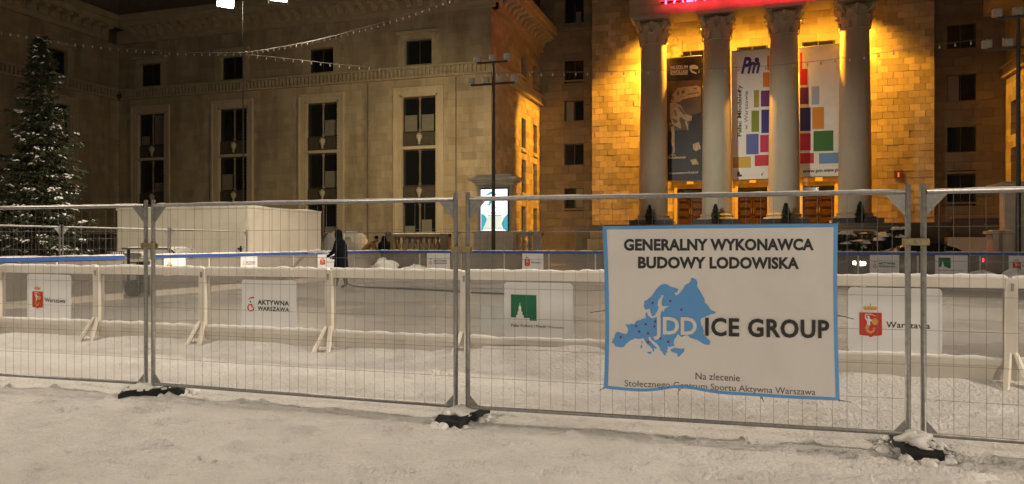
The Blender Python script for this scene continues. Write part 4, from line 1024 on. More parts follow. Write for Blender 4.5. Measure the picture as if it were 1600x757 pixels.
nl = ['white-framed near rink board cut off by the left edge', 'near rink board carrying the left crest sign', 'plain near rink board between the left crest sign and swirl sign',
      'near rink board carrying the swirl logo sign', 'plain near rink board in front of the standing worker', 'near rink board carrying the green emblem sign',
      'near rink board hidden behind the contractor banner', 'near rink board carrying the right crest sign', 'near rink board cut off by the right edge']
for i, lb in enumerate(nl): near_board(lb, up[i], up[i+1], 1.7*i+.4)
NV = Vector((0, -1, 0)); NE = Vector((1, 0, 0))
def quadV(x0, y0, x1, y1, V, e=0.0): return [pV(x0, y0, V), pV(x1, y0+e, V), pV(x1, y1+e*1.5, V), pV(x0, y1, V)]
vs_ = VN-.02
sign('white sign with small red crest on the left near board', 'crest', quadV(43, 428, 111, 499, vs_, 2), NV)
sign('white sign with swirl logo and two-line lettering on near board', 'aktywna', quadV(378, 437, 463, 513, vs_, 2), NV)
sign('white sign with green tower emblem on near board', 'palace', quadV(788, 441, 895, 531, vs_, 2), NV)
sign('large white sign with red crest at the right of the banner', 'crest', quadV(1325, 449, 1472, 551, vs_, 2.5), NV)

def far_board(label, p0, p1, seed, group):
    """p0 -> p1 along the boards, inside of the rink to the right-hand side"""
    p0 = Vector((*p0, 0)); p1 = Vector((*p1, 0)); d = p1-p0; L = d.length; e = d/L; s = Vector((e.y, -e.x, 0))
    t = thing('rink_board', label, 'rink board', (p0+p1)/2, group)
    def bar(name, a0, a1, w0, w1, z0, z1, m_):
        P = [p0+e*a0+s*w0, p0+e*a1+s*w0, p0+e*a1+s*w1, p0+e*a0+s*w1]
        MB().add([(p.x, p.y, z0) for p in P]+[(p.x, p.y, z1) for p in P], [(0,3,2,1),(4,5,6,7),(0,1,5,4),(1,2,6,5),(2,3,7,6),(3,0,4,7)]).build(name, m_, t)
    zr = 1.30
    bar('post', -.06, .06, -.09, -.02, .05, zr-.12, WHITE_PVC); bar('top_rail', .0, L, -.08, .05, zr-.1, zr, BLUE_RAIL)
    bar('pane', .03, L-.03, -.015, 0, .35, zr-.11, FAR_ACRYLIC); bar('kick_board', .03, L-.03, -.02, .03, .1, .35, WHITE_PVC)
    m = MB(); snow_strip(m, p0+Vector((0, 0, zr)), p1+Vector((0, 0, zr)), .1, .03, 24, seed, .8); m.build('rail_snow', SNOWCAP, t)
    return t
g0, g1 = pU(193, 400, UL).y, pU(241, 400, UL).y
segs = []
a = VN+.1
nseg = max(1, round((g0-a)/2.05))
for i in range(nseg): segs.append(((UL, a+(g0-a)*i/nseg), (UL, a+(g0-a)*(i+1)/nseg)))
nseg2 = round((VB-g1)/2.05)
for i in range(nseg2): segs.append(((UL, g1+(VB-g1)*i/nseg2), (UL, g1+(VB-g1)*(i+1)/nseg2)))
for i, (p0, p1) in enumerate(segs):
    far_board(f'left rink board with blue rail, {ORD[nseg-1-i]} in front of the gap' if i < nseg else f'left rink board with blue rail, {ORD[i-nseg]} beyond the gap', p0, p1, i*2.2,
              'left rink boards before the gap' if i < nseg else 'left rink boards past the gap')
nb = 14; ub = [UL + (11.5-UL)*i/nb for i in range(nb+1)]
for i in range(nb): far_board(f'far rink board with blue rail, {ORD[i]} from the far left corner', (ub[i], VB), (ub[i+1], VB), 30+i*1.3, 'far rink boards')
vb_ = VB-.03
sign('far sign with swirl logo left of the clamp, on far boards', 'aktywna', quadV(667, 394, 703, 424, vb_), NV)
sign('far sign with red crest right of the glowing poster', 'crest', quadV(816, 393, 849, 424, vb_), NV)
sign('far sign with swirl logo right of the contractor banner', 'aktywna', quadV(1359, 395, 1405, 432, vb_), NV)
sign('far sign with green emblem left of the red tail light', 'palace', quadV(1461, 395, 1512, 432, vb_), NV)
sign('far sign with red crest at the right edge', 'crest', quadV(1576, 395, 1628, 432, vb_), NV)
def quadU(x0, y0, y0b, x1, y1, y1b): return [pU(x0, y0, UL+.04), pU(x1, y1, UL+.04), pU(x1, y1b, UL+.04), pU(x0, y0b, UL+.04)]
sign('sign with red crest on left boards beside the gap', 'crest', quadU(256, 403, 432, 290, 402, 429), NE)
sign('sign with swirl logo on left boards before the cabin', 'aktywna', quadU(376, 399, 424, 402, 398.5, 422), NE)
sign('sign with red crest behind the standing worker', 'crest', quadU(496, 397.5, 420, 527, 397, 419), NE)

# ridges of shovelled snow lying on the ice along the far boards
def heap(name, label, c, rx, ry, rz, seed, group=None, amp=.35, pw=1.0):
    m = MB(); lump(m, (0, 0, -.03), rx, ry, rz, seed, 28, 10, amp, pw)
    o = m.build(name, SNOWCAP, smooth=True); o.location = c; tag(o, label, 'snow', group); return o
hp = [(603, .8, .5, .72), (568, .55, .4, .62), (645, .9, .4, .5), (690, .8, .35, .3), (1535, .7, .4, .5), (1590, .8, .4, .55)]
hl = ['left snow heap on the ice behind the worker', 'tall snow heap on the ice behind the worker', 'low snow heap right of the tall one', 'flattest snow heap under the far swirl sign', 'snow heap under the red tail light', 'snow heap at the right end of far boards']
for i, (x, rx, ry, rz) in enumerate(hp):
    p = pV(x, 420, VB-.7-.1*(i % 3)); heap('snow_heap', hl[i], (p.x, p.y, ICEZ), rx, ry, rz, 3.1*i, 'shovelled snow on the ice')
p = pV(540, 381, 33.0); heap('snow_bank', 'large white snow bank behind the far boards', (p.x, p.y, 0), 1.35, .9, 1.95, 21.0, None, .12, .35)

# ------------------------------------------------------------------ site fences
def fence_panel(label, p0, p1, z0=0.0, group=None, nv=32, joined=False, rw=.0015):
    p0 = Vector((*p0, z0)); p1 = Vector((*p1, z0)); d = p1-p0; L = d.length
    t = thing('mesh_fence', label, 'fence', p0, group); t.rotation_euler = (0, 0, math.atan2(d.y, d.x))
    bt, tp = .125, 2.0
    def part(m, name, mt_, smooth=True):
        me = m.mesh(name); me.materials.append(mt_)
        if smooth: me.shade_smooth()
        o = bpy.data.objects.new(name, me); COL.objects.link(o); o.parent = t; return o
    for x in (0, L): part(MB().tube([(x, 0, .04), (x, 0, 2.06)], .021, 10), 'post', STEEL)
    part(MB().tube([(.02, 0, tp), (L-.02, 0, tp)], .019, 8), 'top_rail', STEEL)
    part(MB().tube([(.02, 0, bt), (L-.02, 0, bt)], .017, 8), 'bottom_rail', STEEL)
    for x, s in ((.02, 1), (L-.02, -1)):
        for zc, q in ((tp-.015, -1), (bt+.01, 1)):
            k = .145 if q < 0 else .085
            f = [(x, -.004, zc), (x+s*k, -.004, zc), (x, -.004, zc+q*k*1.15)]
            part(MB().slab(f, [(a, .004, c) for a, b, c in f]), 'gusset_plate', STEEL, False)
    zs = [bt+(tp-bt)*i/7 for i in range(1, 7)]
    if joined:
        m = MB()
        for i in range(nv): x = L*(i+1)/(nv+1); m.tube([(x, .012, bt), (x, .012, tp)], rw, 3, False)
        for z in zs: m.tube([(0, .016, z), (L, .016, z)], rw, 3, False)
        o = part(m, 'wire_mesh', WIRE); o['kind'] = 'stuff'
    else:
        me = MB().tube([(0, 0, bt), (0, 0, tp)], rw, 5, False).mesh('vertical_wire'); me.materials.append(WIRE)
        for i in range(nv):
            o = bpy.data.objects.new('vertical_wire', me); COL.objects.link(o); o.parent = t
            o.location = (L*(i+1)/(nv+1)+random.uniform(-.004, .004), .012, 0); o.rotation_euler = (random.uniform(-.002, .002), random.uniform(-.0025, .0025), 0)
        for z in zs: part(MB().tube([(0, .017, z), (L*.35, .017, z+random.uniform(-.008, .004)), (L*.7, .017, z+random.uniform(-.008, .004)), (L, .017, z)], rw*1.1, 5, False), 'horizontal_wire', WIRE)
    m = MB(); snow_strip(m, (.05, 0, tp+.016), (L-.05, 0, tp+.016), .024, .008, 50, p0.x, .9)
    part(m, 'rail_snow', SNOWCAP, False)
    return t
def J(px, V): q = pV(px, 480, V); return (q.x, q.y)
fence_panel('mesh fence panel at the left edge', (J(228, 6.2)[0]-3.47, 6.05), J(228, 6.2))
fence_panel('mesh fence panel in front of the worker, left of the banner panel', J(239.5, 6.2), J(712, 6.17))
fence_panel('mesh fence panel the contractor banner is tied to', J(731, 6.17), J(1418.5, 6.33))
fence_panel('mesh fence panel cut off by the right edge', J(1443, 6.34), (J(1443, 6.34)[0]+3.47, 6.25))
cl = ['clamp joining the two left fence panels', 'clamp joining the middle fence panels near the poster', 'clamp joining the fence panels right of the banner']
JT = [(J(228, 6.2), J(239.5, 6.2)), (J(712, 6.17), J(731, 6.17)), (J(1418.5, 6.33), J(1443, 6.34))]
for i, (a, b) in enumerate(JT):
    zc = pV((234, 721, 1431)[i], (384, 390, 372)[i], 6.2).z - (.0 if i < 2 else .03)
    t = thing('pipe_coupler', cl[i], 'clamp', ((a[0]+b[0])/2, a[1], zc), 'fence clamps')
    x0, x1 = a[0]-.034, b[0]+.034; v = a[1]
    MB().box(x0, x1, v-.040, v-.0225, zc-.028, zc+.028).build('front_plate', CLAMP, t, bevel=.006)
    MB().box(x0, x1, v+.0225, v+.040, zc-.028, zc+.028).build('rear_plate', CLAMP, t, bevel=.006)
    m = MB().tube([((x0+x1)/2, v-.055, zc), ((x0+x1)/2, v+.05, zc)], .007, 6); m.tube([((x0+x1)/2, v-.054, zc), ((x0+x1)/2, v-.041, zc)], .014, 6); m.build('bolt', STEEL, t)
fl = ['black rubber fence foot at the left joint, turned sideways', 'black rubber fence foot at the middle joint', 'black rubber fence foot right of the banner, heaped with snow']
for i, (a, b) in enumerate(JT):
    c = Vector(((a[0]+b[0])/2, a[1], 0)); rot = (-52, -6, 2)[i]
    t = thing('ballast_block', fl[i], 'fence foot', c, 'rubber fence feet'); t.rotation_euler = (0, 0, R(rot)); t.location.z = -.045
    w, l_, h_ = .125, .31, .13
    prof = [(-l_, .0), (l_, .0), (l_, h_*.72), (l_-.07, h_), (-l_+.07, h_), (-l_, h_*.72)]
    f = [(-w, y+.03, z) for y, z in prof]; g = [(w, y+.03, z) for y, z in prof]
    def loc_part(m, name, mt_, bevel=0, smooth=False):
        me = m.mesh(name); me.materials.append(mt_)
        bm = bmesh.new(); bm.from_mesh(me); bmesh.ops.recalc_face_normals(bm, faces=bm.faces); bm.to_mesh(me); bm.free()
        if smooth: me.shade_smooth()
        o = bpy.data.objects.new(name, me); COL.objects.link(o); o.parent = t
        if bevel: b_ = o.modifiers.new('bevel', 'BEVEL'); b_.width = bevel; b_.segments = 2
        return o
    loc_part(MB().slab(f, g), 'rubber_block', RUBBER, .012)
    m = MB(); q = random.Random(90+i)
    lump(m, (0.0, -.04, h_-.012), w*.9, .17, (.06, .07, .09)[i], 5.5*i, 22, 7, .45)
    for _ in range(26):
        a, b = q.uniform(-w, w), q.uniform(-.24, .30); r_ = q.uniform(.012, .04); lump(m, (a, b, h_-.008+q.uniform(0, .03)*(abs(a) < w*.6)), r_, r_*q.uniform(.7, 1.3), r_*q.uniform(.5, 1.0), q.uniform(0, 90), 8, 3, .4)
    for _ in range(46):      # crumbs and drift around the block
        w_ = q.uniform(0, 6.283); a, b = math.cos(w_)*(w+q.uniform(.0, .12)), .03+math.sin(w_)*(l_+q.uniform(-.02, .12)); r_ = q.uniform(.015, .06); lump(m, (a, b, .03), r_, r_*q.uniform(.7, 1.3), r_*q.uniform(.5, 1.1), q.uniform(0, 90), 9, 3, .4)
    loc_part(m, 'snow_cover', SNOWCAP, smooth=True)['kind'] = 'stuff'
    for k in range(2):
        q = random.Random(i*7+k); hx, hy = q.uniform(-.3, .35), q.uniform(-.55, -.25)
        gx, gy = c.x+hx, c.y+hy
        heap('snow_clod', ('smaller', 'larger')[k] + ' clod of snow before the ' + ('left', 'middle', 'right')[i] + ' rubber block', (gx, gy, ground_z(gx, gy)-.01), (.06, .13)[k], (.05, .08)[k], (.025, .05)[k], q.uniform(0, 50), 'snow clods at the fence feet', .4)
# fence line behind the rink
vq = 31.2
uu = [pV(505, 381, vq).x + 3.5*i for i in range(8)]
for i in range(7): fence_panel(f'far mesh fence behind the far boards, {ORD[i]} from its left end', (uu[i]+.04, vq), (uu[i+1]-.04, vq), .12, 'far fence panels behind the far boards', 18, True, .003)
for i in range(4):
    v0 = pU(387, 381, -15.75).y - 3.5*(i+1)
    fence_panel(f'mesh fence along the left boards, {ORD[i]} from the cabin corner', (-15.75, v0+.04), (-15.75, v0+3.46), 0, 'fence panels along the left boards', 18, True, .003)

# ------------------------------------------------------------------ the contractor banner tied to the fence
VBA = 6.22
def bw(x, y):
    """gentle folds of the banner away from the fence"""
    s = (x-943)/366; t = (y-352)/260
    return -.030 - .012*math.sin(s*9+1.0)*(.3+.7*t) - .010*math.sin(t*5+s*3) - .02*max(0, t-.9)*4*abs(math.sin(s*8.5+.6)) - .012*math.exp(-((s-.02)/.03)**2) - .01*math.exp(-((s-.98)/.03)**2)
def bfn(lift):
    def f(x, y):
        p = pV(x, y, VBA + .045*((x-943)/366)); p.y += bw(x, y) - lift; return p
    return f
cbn = thing('contractor_banner', 'white blue-edged contractor banner with a map of Europe, tied to fence', 'banner', pV(1126, 612, VBA))
def edges_at(s):
    xt = 943 + 365*s; yt = 354 - 4*s
    xb = 945 + 366*s
    yb = 605.5 + 19*s - 5.0*math.sin(math.pi*min(1, s/.34))*(-.55) - (6.5*math.exp(-((s-.325)/.10)**2))
    return xt, yt, xb, yb
def st(s, t):
    xt, yt, xb, yb = edges_at(s)
    x = xt+(xb-xt)*t; y = yt+(yb-yt)*t
    if s < .5: x += 3.2*math.sin(math.pi*t)**1*(1-2*s) if t > 0 else 0
    else: x -= 1.5*math.sin(math.pi*t)*(2*s-1)
    return x, y
def grid(s0, s1, t0, t1, ns, nt, lift, thick=None):
    f = bfn(lift); vs = [f(*st(s0+(s1-s0)*i/ns, t0+(t1-t0)*j/nt)) for j in range(nt+1) for i in range(ns+1)]
    fs_ = [(j*(ns+1)+i, (j+1)*(ns+1)+i, (j+1)*(ns+1)+i+1, j*(ns+1)+i+1) for j in range(nt) for i in range(ns)]
    m = MB().add(vs, fs_)
    return m
grid(0, 1, 0, 1, 60, 40, 0).build('cloth', CLOTH, cbn, smooth=True)
bs, bt_ = .0175, .020
for a in ((0, 1, 0, bt_, 60, 1), (0, 1, 1-bt_*.9, 1, 60, 1), (0, bs, bt_, 1-bt_*.9, 1, 40), (1-bs, 1, bt_, 1-bt_*.9, 1, 40)):
    grid(*a, .0025).build('blue_border', BLUE, cbn, smooth=True)
m = MB(); f = bfn(.0025)
text_on(m, f, 'GENERALNY WYKONAWCA', 976, 1271, 391, 390.5, 16.2, .044, 1.03); m.build('lettering', INK, cbn); m = MB(); text_on(m, f, 'BUDOWY LODOWISKA', 998, 1248, 418.5, 419.5, 16.2, .044, 1.03); m.build('lettering', INK, cbn); m = MB()
text_on(m, bfn(.009), 'ICE GROUP', 1102, 1295, 523.5, 527, 26, .030, 1.08); m.build('lettering', INK, cbn)
m = MB(); text_on(m, f, 'Na zlecenie', 1087, 1156, 592.5, 595, 10.5); m.build('small_lettering', INK, cbn); m = MB(); text_on(m, f, 'Stołecznego Centrum Sportu Aktywna Warszawa', 977, 1273, 602.5, 615.5, 9.5); m.build('small_lettering', mat('grey_print', (.10, .095, .09), .6), cbn)
EU = [(85,580),(100,550),(115,510),(130,492),(160,505),(200,512),(215,490),(213,465),(195,440),(200,432),(225,440),(238,430),(262,435),(275,415),(300,405),(330,392),(352,390),(350,350),(365,340),(370,365),(385,380),(400,390),(430,380),(455,382),(468,370),(470,350),(480,320),(488,340),(496,338),(500,316),(520,305),(540,295),(510,292),(485,295),(475,270),(480,240),(495,212),(478,205),(470,225),(450,250),(445,280),(455,310),(435,345),(420,368),(400,375),(390,345),(385,310),(370,318),(350,322),(340,300),(340,255),(370,240),(400,215),(425,180),(450,145),(480,125),(500,118),(520,125),(545,140),(580,150),(610,160),(600,182),(575,190),(590,212),(615,197),(640,165),(660,130),(690,115),(705,95),(708,75),(725,72),(750,85),(758,110),(755,140),(780,180),(810,230),(815,265),(840,290),(860,320),(885,335),(905,340),(890,355),(850,365),(820,380),(790,388),(780,410),(785,440),(800,460),(810,490),(800,510),(830,545),(860,570),(855,600),(830,600),(800,590),(760,565),(730,550),(700,545),(680,525),(650,530),(630,540),(605,515),(590,535),(575,560),(570,590),(580,605),(550,615),(520,610),(530,625),(515,640),(525,655),(505,665),(510,685),(490,675),(485,655),(470,645),(460,620),(440,590),(400,560),(385,535),(372,540),(375,555),(400,585),(420,605),(440,625),(430,632),(415,620),(420,645),(410,655),(405,635),(385,610),(360,590),(345,565),(335,545),(300,552),(270,545),(240,560),(215,575),(200,590),(185,610),(160,618),(130,612),(112,610),(108,590)]
ez = lambda P: [(940+x/5.05, 420+y/5.05) for x, y in P]
def jag(P, amp=3.0):
    rnd = random.Random(2); out = []
    for (ax, ay), (bx_, by_) in zip(P, P[1:]+P[:1]):
        out.append((ax, ay)); L = math.hypot(bx_-ax, by_-ay)
        if L > 26: out += [(ax+(bx_-ax)*q+rnd.uniform(-amp, amp), ay+(by_-ay)*q+rnd.uniform(-amp, amp)) for q in (.35, .68)]
    return out
bm = bmesh.new()
for P in (jag(EU), [(545,635),(580,622),(620,630),(655,628),(652,655),(630,675),(615,693),(600,690),(600,668),(570,660),(550,650)], [(360,655),(398,652),(392,672),(370,665)], [(312,600),(325,600),(322,625),(310,622)], [(320,570),(328,570),(325,588),(318,585)]):
    E_ = [Vector((x, y, 0)) for x, y in ez(P)]; V_ = [bm.verts.new(p) for p in E_]
    for t_ in tessellate_polygon([E_]):
        try: bm.faces.new([V_[k] for k in t_])
        except ValueError: pass
for _ in range(4):
    lg = [e for e in bm.edges if e.calc_length() > 9]
    if lg: bmesh.ops.subdivide_edges(bm, edges=lg, cuts=1); bmesh.ops.triangulate(bm, faces=bm.faces)
bm.verts.index_update(); f = bfn(.004)
MB().add([f(v.co.x, v.co.y) for v in bm.verts], [tuple(v.index for v in q.verts) for q in bm.faces]).build('europe_map', BLUE, cbn); bm.free()

m = MB(); text_on(m, bfn(.009), 'JDD', 1022, 1089, 521, 522.5, 25.5, .026, 1.0); m.build('white_lettering', INK_WHITE, cbn)
m = MB()
for x, y in ((408,268),(545,253),(632,323),(278,450),(353,435),(428,415),(448,440),(420,453),(302,493),(370,507),(157,537),(465,548),(528,576),(372,575)):
    disc_on(m, bfn(.009), 940+x/5.05, 420+y/5.05, 1.9, 10)
m.build('map_dots', PURPLE, cbn)
for x, y, dx, dy in ((943, 354, -5, -5), (1057, 353, -3, -5), (1181, 352, 3, -5), (1308, 350, 4, -5), (946, 485, -24, 4), (1310, 493, 24, 6), (1310, 624, 20, 5), (1062, 608, -3, 9), (945, 605, -8, 6), (1190, 620, 3, 8)):
    a = bfn(.004)(x, y); b = pV(x+dx, y+dy, VBA+.03)
    MB().tube([a, (a+b)/2+Vector((0, -.012, .004)), b], .0035, 5).build('cable_tie', BLACK, cbn)
    MB().tube([a+Vector((0, -.003, 0)), a+Vector((0, .004, 0))], .010, 8).build('eyelet', STEEL, cbn)

# ------------------------------------------------------------------ people
def skin_mesh(verts, edges, radii, name, sub=2):
    me = bpy.data.meshes.new(name); me.from_pydata(verts, edges, []); o = bpy.data.objects.new(name, me); COL.objects.link(o)
    s = o.modifiers.new('skin', 'SKIN'); s.use_smooth_shade = True
    for i, r in enumerate(radii):
        d = me.skin_vertices[0].data[i]; d.radius = (r, r) if not isinstance(r, tuple) else r; d.use_root = (i == 0)
    b = o.modifiers.new('sub', 'SUBSURF'); b.levels = sub; b.render_levels = sub
    out = bpy.data.meshes.new_from_object(o.evaluated_get(bpy.context.evaluated_depsgraph_get()))
    bpy.data.objects.remove(o); bpy.data.meshes.remove(me); out.shade_smooth(); return out
def figure(label, base, facing, J_, body_mat, coat=None, hood=None, face=True, gloves=COAT, head_tilt=0.0, hat=None, group=None):
    """J_: joints in local space, x = facing direction, y = left, z = up"""
    t = thing('person', label, 'person', base, group); t.rotation_euler = (0, 0, facing)
    names = ['pelvis', 'waist', 'chest', 'neck', 'skull', 'hipL', 'kneeL', 'ankleL', 'toeL', 'hipR', 'kneeR', 'ankleR', 'toeR', 'shL', 'elL', 'wrL', 'palmL', 'shR', 'elR', 'wrR', 'palmR']
    rad = [.145, .13, (.165, .125), .058, .085, .095, .068, .048, .04, .095, .068, .048, .04, .07, .052, .038, .036, .07, .052, .038, .036]
    vs = [J_[n] for n in names]
    ed = [(0,1),(1,2),(2,3),(3,4),(0,5),(5,6),(6,7),(7,8),(0,9),(9,10),(10,11),(11,12),(2,13),(13,14),(14,15),(15,16),(2,17),(17,18),(18,19),(19,20)]
    # fingers: a thumb and four fingers from each palm
    for sd in ('L', 'R'):
        i = names.index('palm'+sd); p = Vector(J_['palm'+sd]); w = Vector(J_['wr'+sd]); d = (p-w).normalized()
        s_ = d.cross(Vector((0, 1, 0))).normalized() if abs(d.y) < .9 else d.cross(Vector((0, 0, 1))).normalized()
        for k, (o_, ln) in enumerate(((-.03, .07), (-.01, .085), (.01, .08), (.03, .065))):
            a = p + s_*o_ + d*.02; b = a + d*ln*.6; c = b + (d*.5+Vector((0, -.5 if sd == 'L' else .5, 0)))*ln*.6
            q = len(vs); vs += [tuple(a), tuple(b), tuple(c)]; rad += [.011, .010, .008]; ed += [(i, q), (q, q+1), (q+1, q+2)]
        a = w.lerp(p, .55) - s_*.035; b = a + (d-s_*.5).normalized()*.05; q = len(vs); vs += [tuple(a), tuple(b)]; rad += [.012, .009]; ed += [(i, q), (q, q+1)]
    me = skin_mesh([tuple(v) for v in vs], ed, rad, 'body'); me.materials.append(body_mat)
    o = bpy.data.objects.new('body', me); COL.objects.link(o); o.parent = t
    def part(m, name, mt_):
        me = m.mesh(name); me.materials.append(mt_); bm = bmesh.new(); bm.from_mesh(me); bmesh.ops.recalc_face_normals(bm, faces=bm.faces); bm.to_mesh(me); bm.free(); me.shade_smooth()
        q = bpy.data.objects.new(name, me); COL.objects.link(q); q.parent = t
        ss = q.modifiers.new('sub', 'SUBSURF'); ss.levels = 1; ss.render_levels = 1; return q
    if coat:
        rings = []
        for i, (c, rx, ry) in enumerate(coat):
            rings.append([(c[0]+rx*math.cos(w)*(1+.04*math.sin(3*w+i)), c[1]+ry*math.sin(w), c[2]+.012*math.sin(2*w+i)) for w in [2*math.pi*k/16 for k in range(16)]])
        part(MB().loft(rings), 'coat', J_['coatmat'])
        for sd in ('L', 'R'):
            A, B, C = (Vector(J_[k+sd]) for k in ('sh', 'el', 'wr'))
            part(MB().tube([A+Vector((0, 0, .02)), A.lerp(B, .5), B, B.lerp(C, .5), C], [.095, .085, .08, .07, .062], 10), 'sleeve', J_['coatmat'])
    hd = Vector(J_['skull'])
    m = MB(); N = 14
    rings = []
    for z, rx, ry, ox in ((-.13, .05, .045, .02), (-.11, .072, .058, .02), (-.05, .092, .072, .01), (.0, .10, .078, 0), (.05, .10, .078, -.004), (.10, .075, .06, -.01), (.125, .03, .03, -.012)):
        rings.append([(hd.x+ox+rx*math.cos(2*math.pi*k/N)+(.022 if k == 0 and -.06 < z < .01 else 0), hd.y+ry*math.sin(2*math.pi*k/N), hd.z+z) for k in range(N)])
    h = part(m.loft(rings), 'head', SKIN)
    fm_ = MB()
    for s in (-1, 1): fm_.lathe([(.001, -.008), (.011, 0), (.001, .008)], hd.x+.092, hd.y+s*.032, 8, hd.z+.005)
    fm_.box(hd.x+.078, hd.x+.093, hd.y-.025, hd.y+.025, hd.z-.078, hd.z-.070)
    for s in (-1, 1): fm_.box(hd.x-.02, hd.x+.012, hd.y+s*.075, hd.y+s*.088, hd.z-.03, hd.z+.025)
    me2 = fm_.mesh('face_features'); me2.materials.append(mat('dark_features', (.05, .03, .025), .6)); q = bpy.data.objects.new('face_features', me2); COL.objects.link(q); q.parent = t
    if hood:
        rings = []
        for z, rx, ry, ox in hood:
            rings.append([(hd.x+ox+rx*math.cos(a), hd.y+ry*math.sin(a), hd.z+z) for a in np.linspace(R(72), R(288), 15)])
        inner = [[(hd.x+(p[0]-hd.x)*.86, hd.y+(p[1]-hd.y)*.86, p[2]) for p in r] for r in rings]
        m = MB(); n = 15; k = len(rings)
        vs2 = [p for r in rings for p in r]; m.add(vs2, [(i*n+j, i*n+j+1, (i+1)*n+j+1, (i+1)*n+j) for i in range(k-1) for j in range(n-1)])
        q = part(m, 'hood', J_['coatmat']); so = q.modifiers.new('thick', 'SOLIDIFY'); so.thickness = .025
    if hat:
        m = MB().lathe([(.108, .0), (.112, .05), (.10, .1), (.06, .14), (.02, .15)], hd.x-.005, hd.y, 14, hd.z+.03); part(m, 'knit_cap', hat)
    return t
# worker spraying water: stands on the ice, looking left and down
wp = pV(533, 451, 20); k = (CAMZ-ICEZ)/(CAMZ-wp.z); wp = Vector((wp.x*k, wp.y*k, ICEZ))
Jw = dict(pelvis=(0, 0, .98), waist=(.01, 0, 1.14), chest=(.03, 0, 1.40), neck=(.06, 0, 1.57), skull=(.12, 0, 1.69),
          hipL=(0, .10, .92), kneeL=(.04, .13, .52), ankleL=(0.10, .16, .09), toeL=(.27, .18, .035), hipR=(0, -.10, .92), kneeR=(-.02, -.14, .51), ankleR=(-.10, -.17, .09), toeR=(.08, -.20, .035),
          shL=(.04, .20, 1.46), elL=(.10, .27, 1.20), wrL=(.30, .16, 1.05), palmL=(.36, .13, 1.02), shR=(.04, -.20, 1.46), elR=(.06, -.27, 1.18), wrR=(.26, -.16, 1.00), palmR=(.32, -.13, .97), coatmat=COAT)
coat_w = [((.0, 0, .50), .24, .25), ((.0, 0, .56), .235, .25), ((0, 0, .80), .215, .235), ((.0, 0, 1.05), .195, .22), ((.02, 0, 1.25), .20, .235), ((.03, 0, 1.42), .19, .25), ((.04, 0, 1.50), .14, .20), ((.06, 0, 1.56), .085, .10)]
hood_w = [(-.18, .15, .13, -.02), (-.10, .15, .125, -.02), (0, .155, .125, -.015), (.08, .145, .115, -.01), (.14, .10, .08, -.01), (.175, .03, .03, -.02)]
face_dir = math.pi - TH + R(-14)
wk = figure('worker in long hooded dark coat standing on the ice, spraying water', wp, math.pi + TH - R(8), Jw, TROUSER, coat_w, hood_w)
# two people crouching behind the far boards
for i, (px_, lb, mt_, body, fac, hatm) in enumerate(((574, 'person in tan jacket bending behind the far boards', TAN, TAN, 0.3, COAT), (602, 'person in dark coat bending behind the far boards, back turned', COAT, TROUSER, 2.2, COAT))):
    b = pV(px_, 381, 29.9); z0 = .45
    Jp = dict(pelvis=(-.15, 0, .85), waist=(-.02, 0, .98), chest=(.20, 0, 1.14), neck=(.34, 0, 1.24), skull=(.42, 0, 1.34),
              hipL=(-.15, .10, .80), kneeL=(.06, .14, .45), ankleL=(-.05, .15, .08), toeL=(.12, .17, .03), hipR=(-.15, -.10, .80), kneeR=(.04, -.14, .44), ankleR=(-.12, -.16, .08), toeR=(.05, -.18, .03),
              shL=(.22, .19, 1.18), elL=(.34, .22, .92), wrL=(.50, .15, .76), palmL=(.54, .13, .71), shR=(.22, -.19, 1.18), elR=(.36, -.2, .92), wrR=(.50, -.13, .80), palmR=(.55, -.11, .76), coatmat=mt_)
    ct = [((-.16, 0, .62), .20, .22), ((-.15, 0, .75), .20, .22), ((-.06, 0, .95), .19, .22), ((.10, 0, 1.12), .18, .24), ((.24, 0, 1.24), .13, .2), ((.32, 0, 1.28), .08, .1)]
    figure(lb, (b.x, b.y, z0), fac, Jp, body, ct, hood_w if i else None, hat=None if i else hatm)
    MB().box(b.x-.6, b.x+.6, b.y-.5, b.y+.5, 0, z0).build('wooden_pallet_stack', WOOD, base=(b.x, b.y, 0))
for o in list(bpy.data.objects):
    if o.name.startswith('wooden_pallet_stack'):
        tag(o, 'low dark platform under the bending person ' + ('in tan' if o.name == 'wooden_pallet_stack' else 'in dark coat'), 'platform'); o.name = 'platform'

# hose, and the arc of water falling on the ice to the left
hose = MB(); hp0 = wp + Vector((.05, -.05, 0))
def onice(px, py):
    p = pV(px, py, 20); k = (CAMZ-ICEZ)/(CAMZ-p.z); return Vector((p.x*k, p.y*k, ICEZ+.03))
nozzle = pV(519, 404, wp.y-.05)
hose.tube([nozzle, nozzle.lerp(wp+Vector((0, 0, .9)), .6), wp+Vector((.16, .0, .55)), wp+Vector((.24, -.04, .15)), onice(552, 449), onice(585, 451), onice(640, 453), onice(700, 456), onice(735, 459), onice(788, 461)], .028, 8)
ho = hose.build('water_hose', BLACK, base=(wp.x, wp.y, ICEZ)); tag(ho, 'dark water hose trailing across the ice behind the worker', 'hose')
jet = MB(); end = onice(372, 431); mid = pV(470, 396, (nozzle.y+end.y)/2)
pts = []
for i in range(31):
    q = i/30; pts.append(nozzle*(1-q)**2 + (mid*2-(nozzle+end)*.5)*2*q*(1-q)*1.0 + end*q*q)
rnd = random.Random(5)
jet.tube(pts, [.022+.05*(i/30) for i in range(31)], 7)
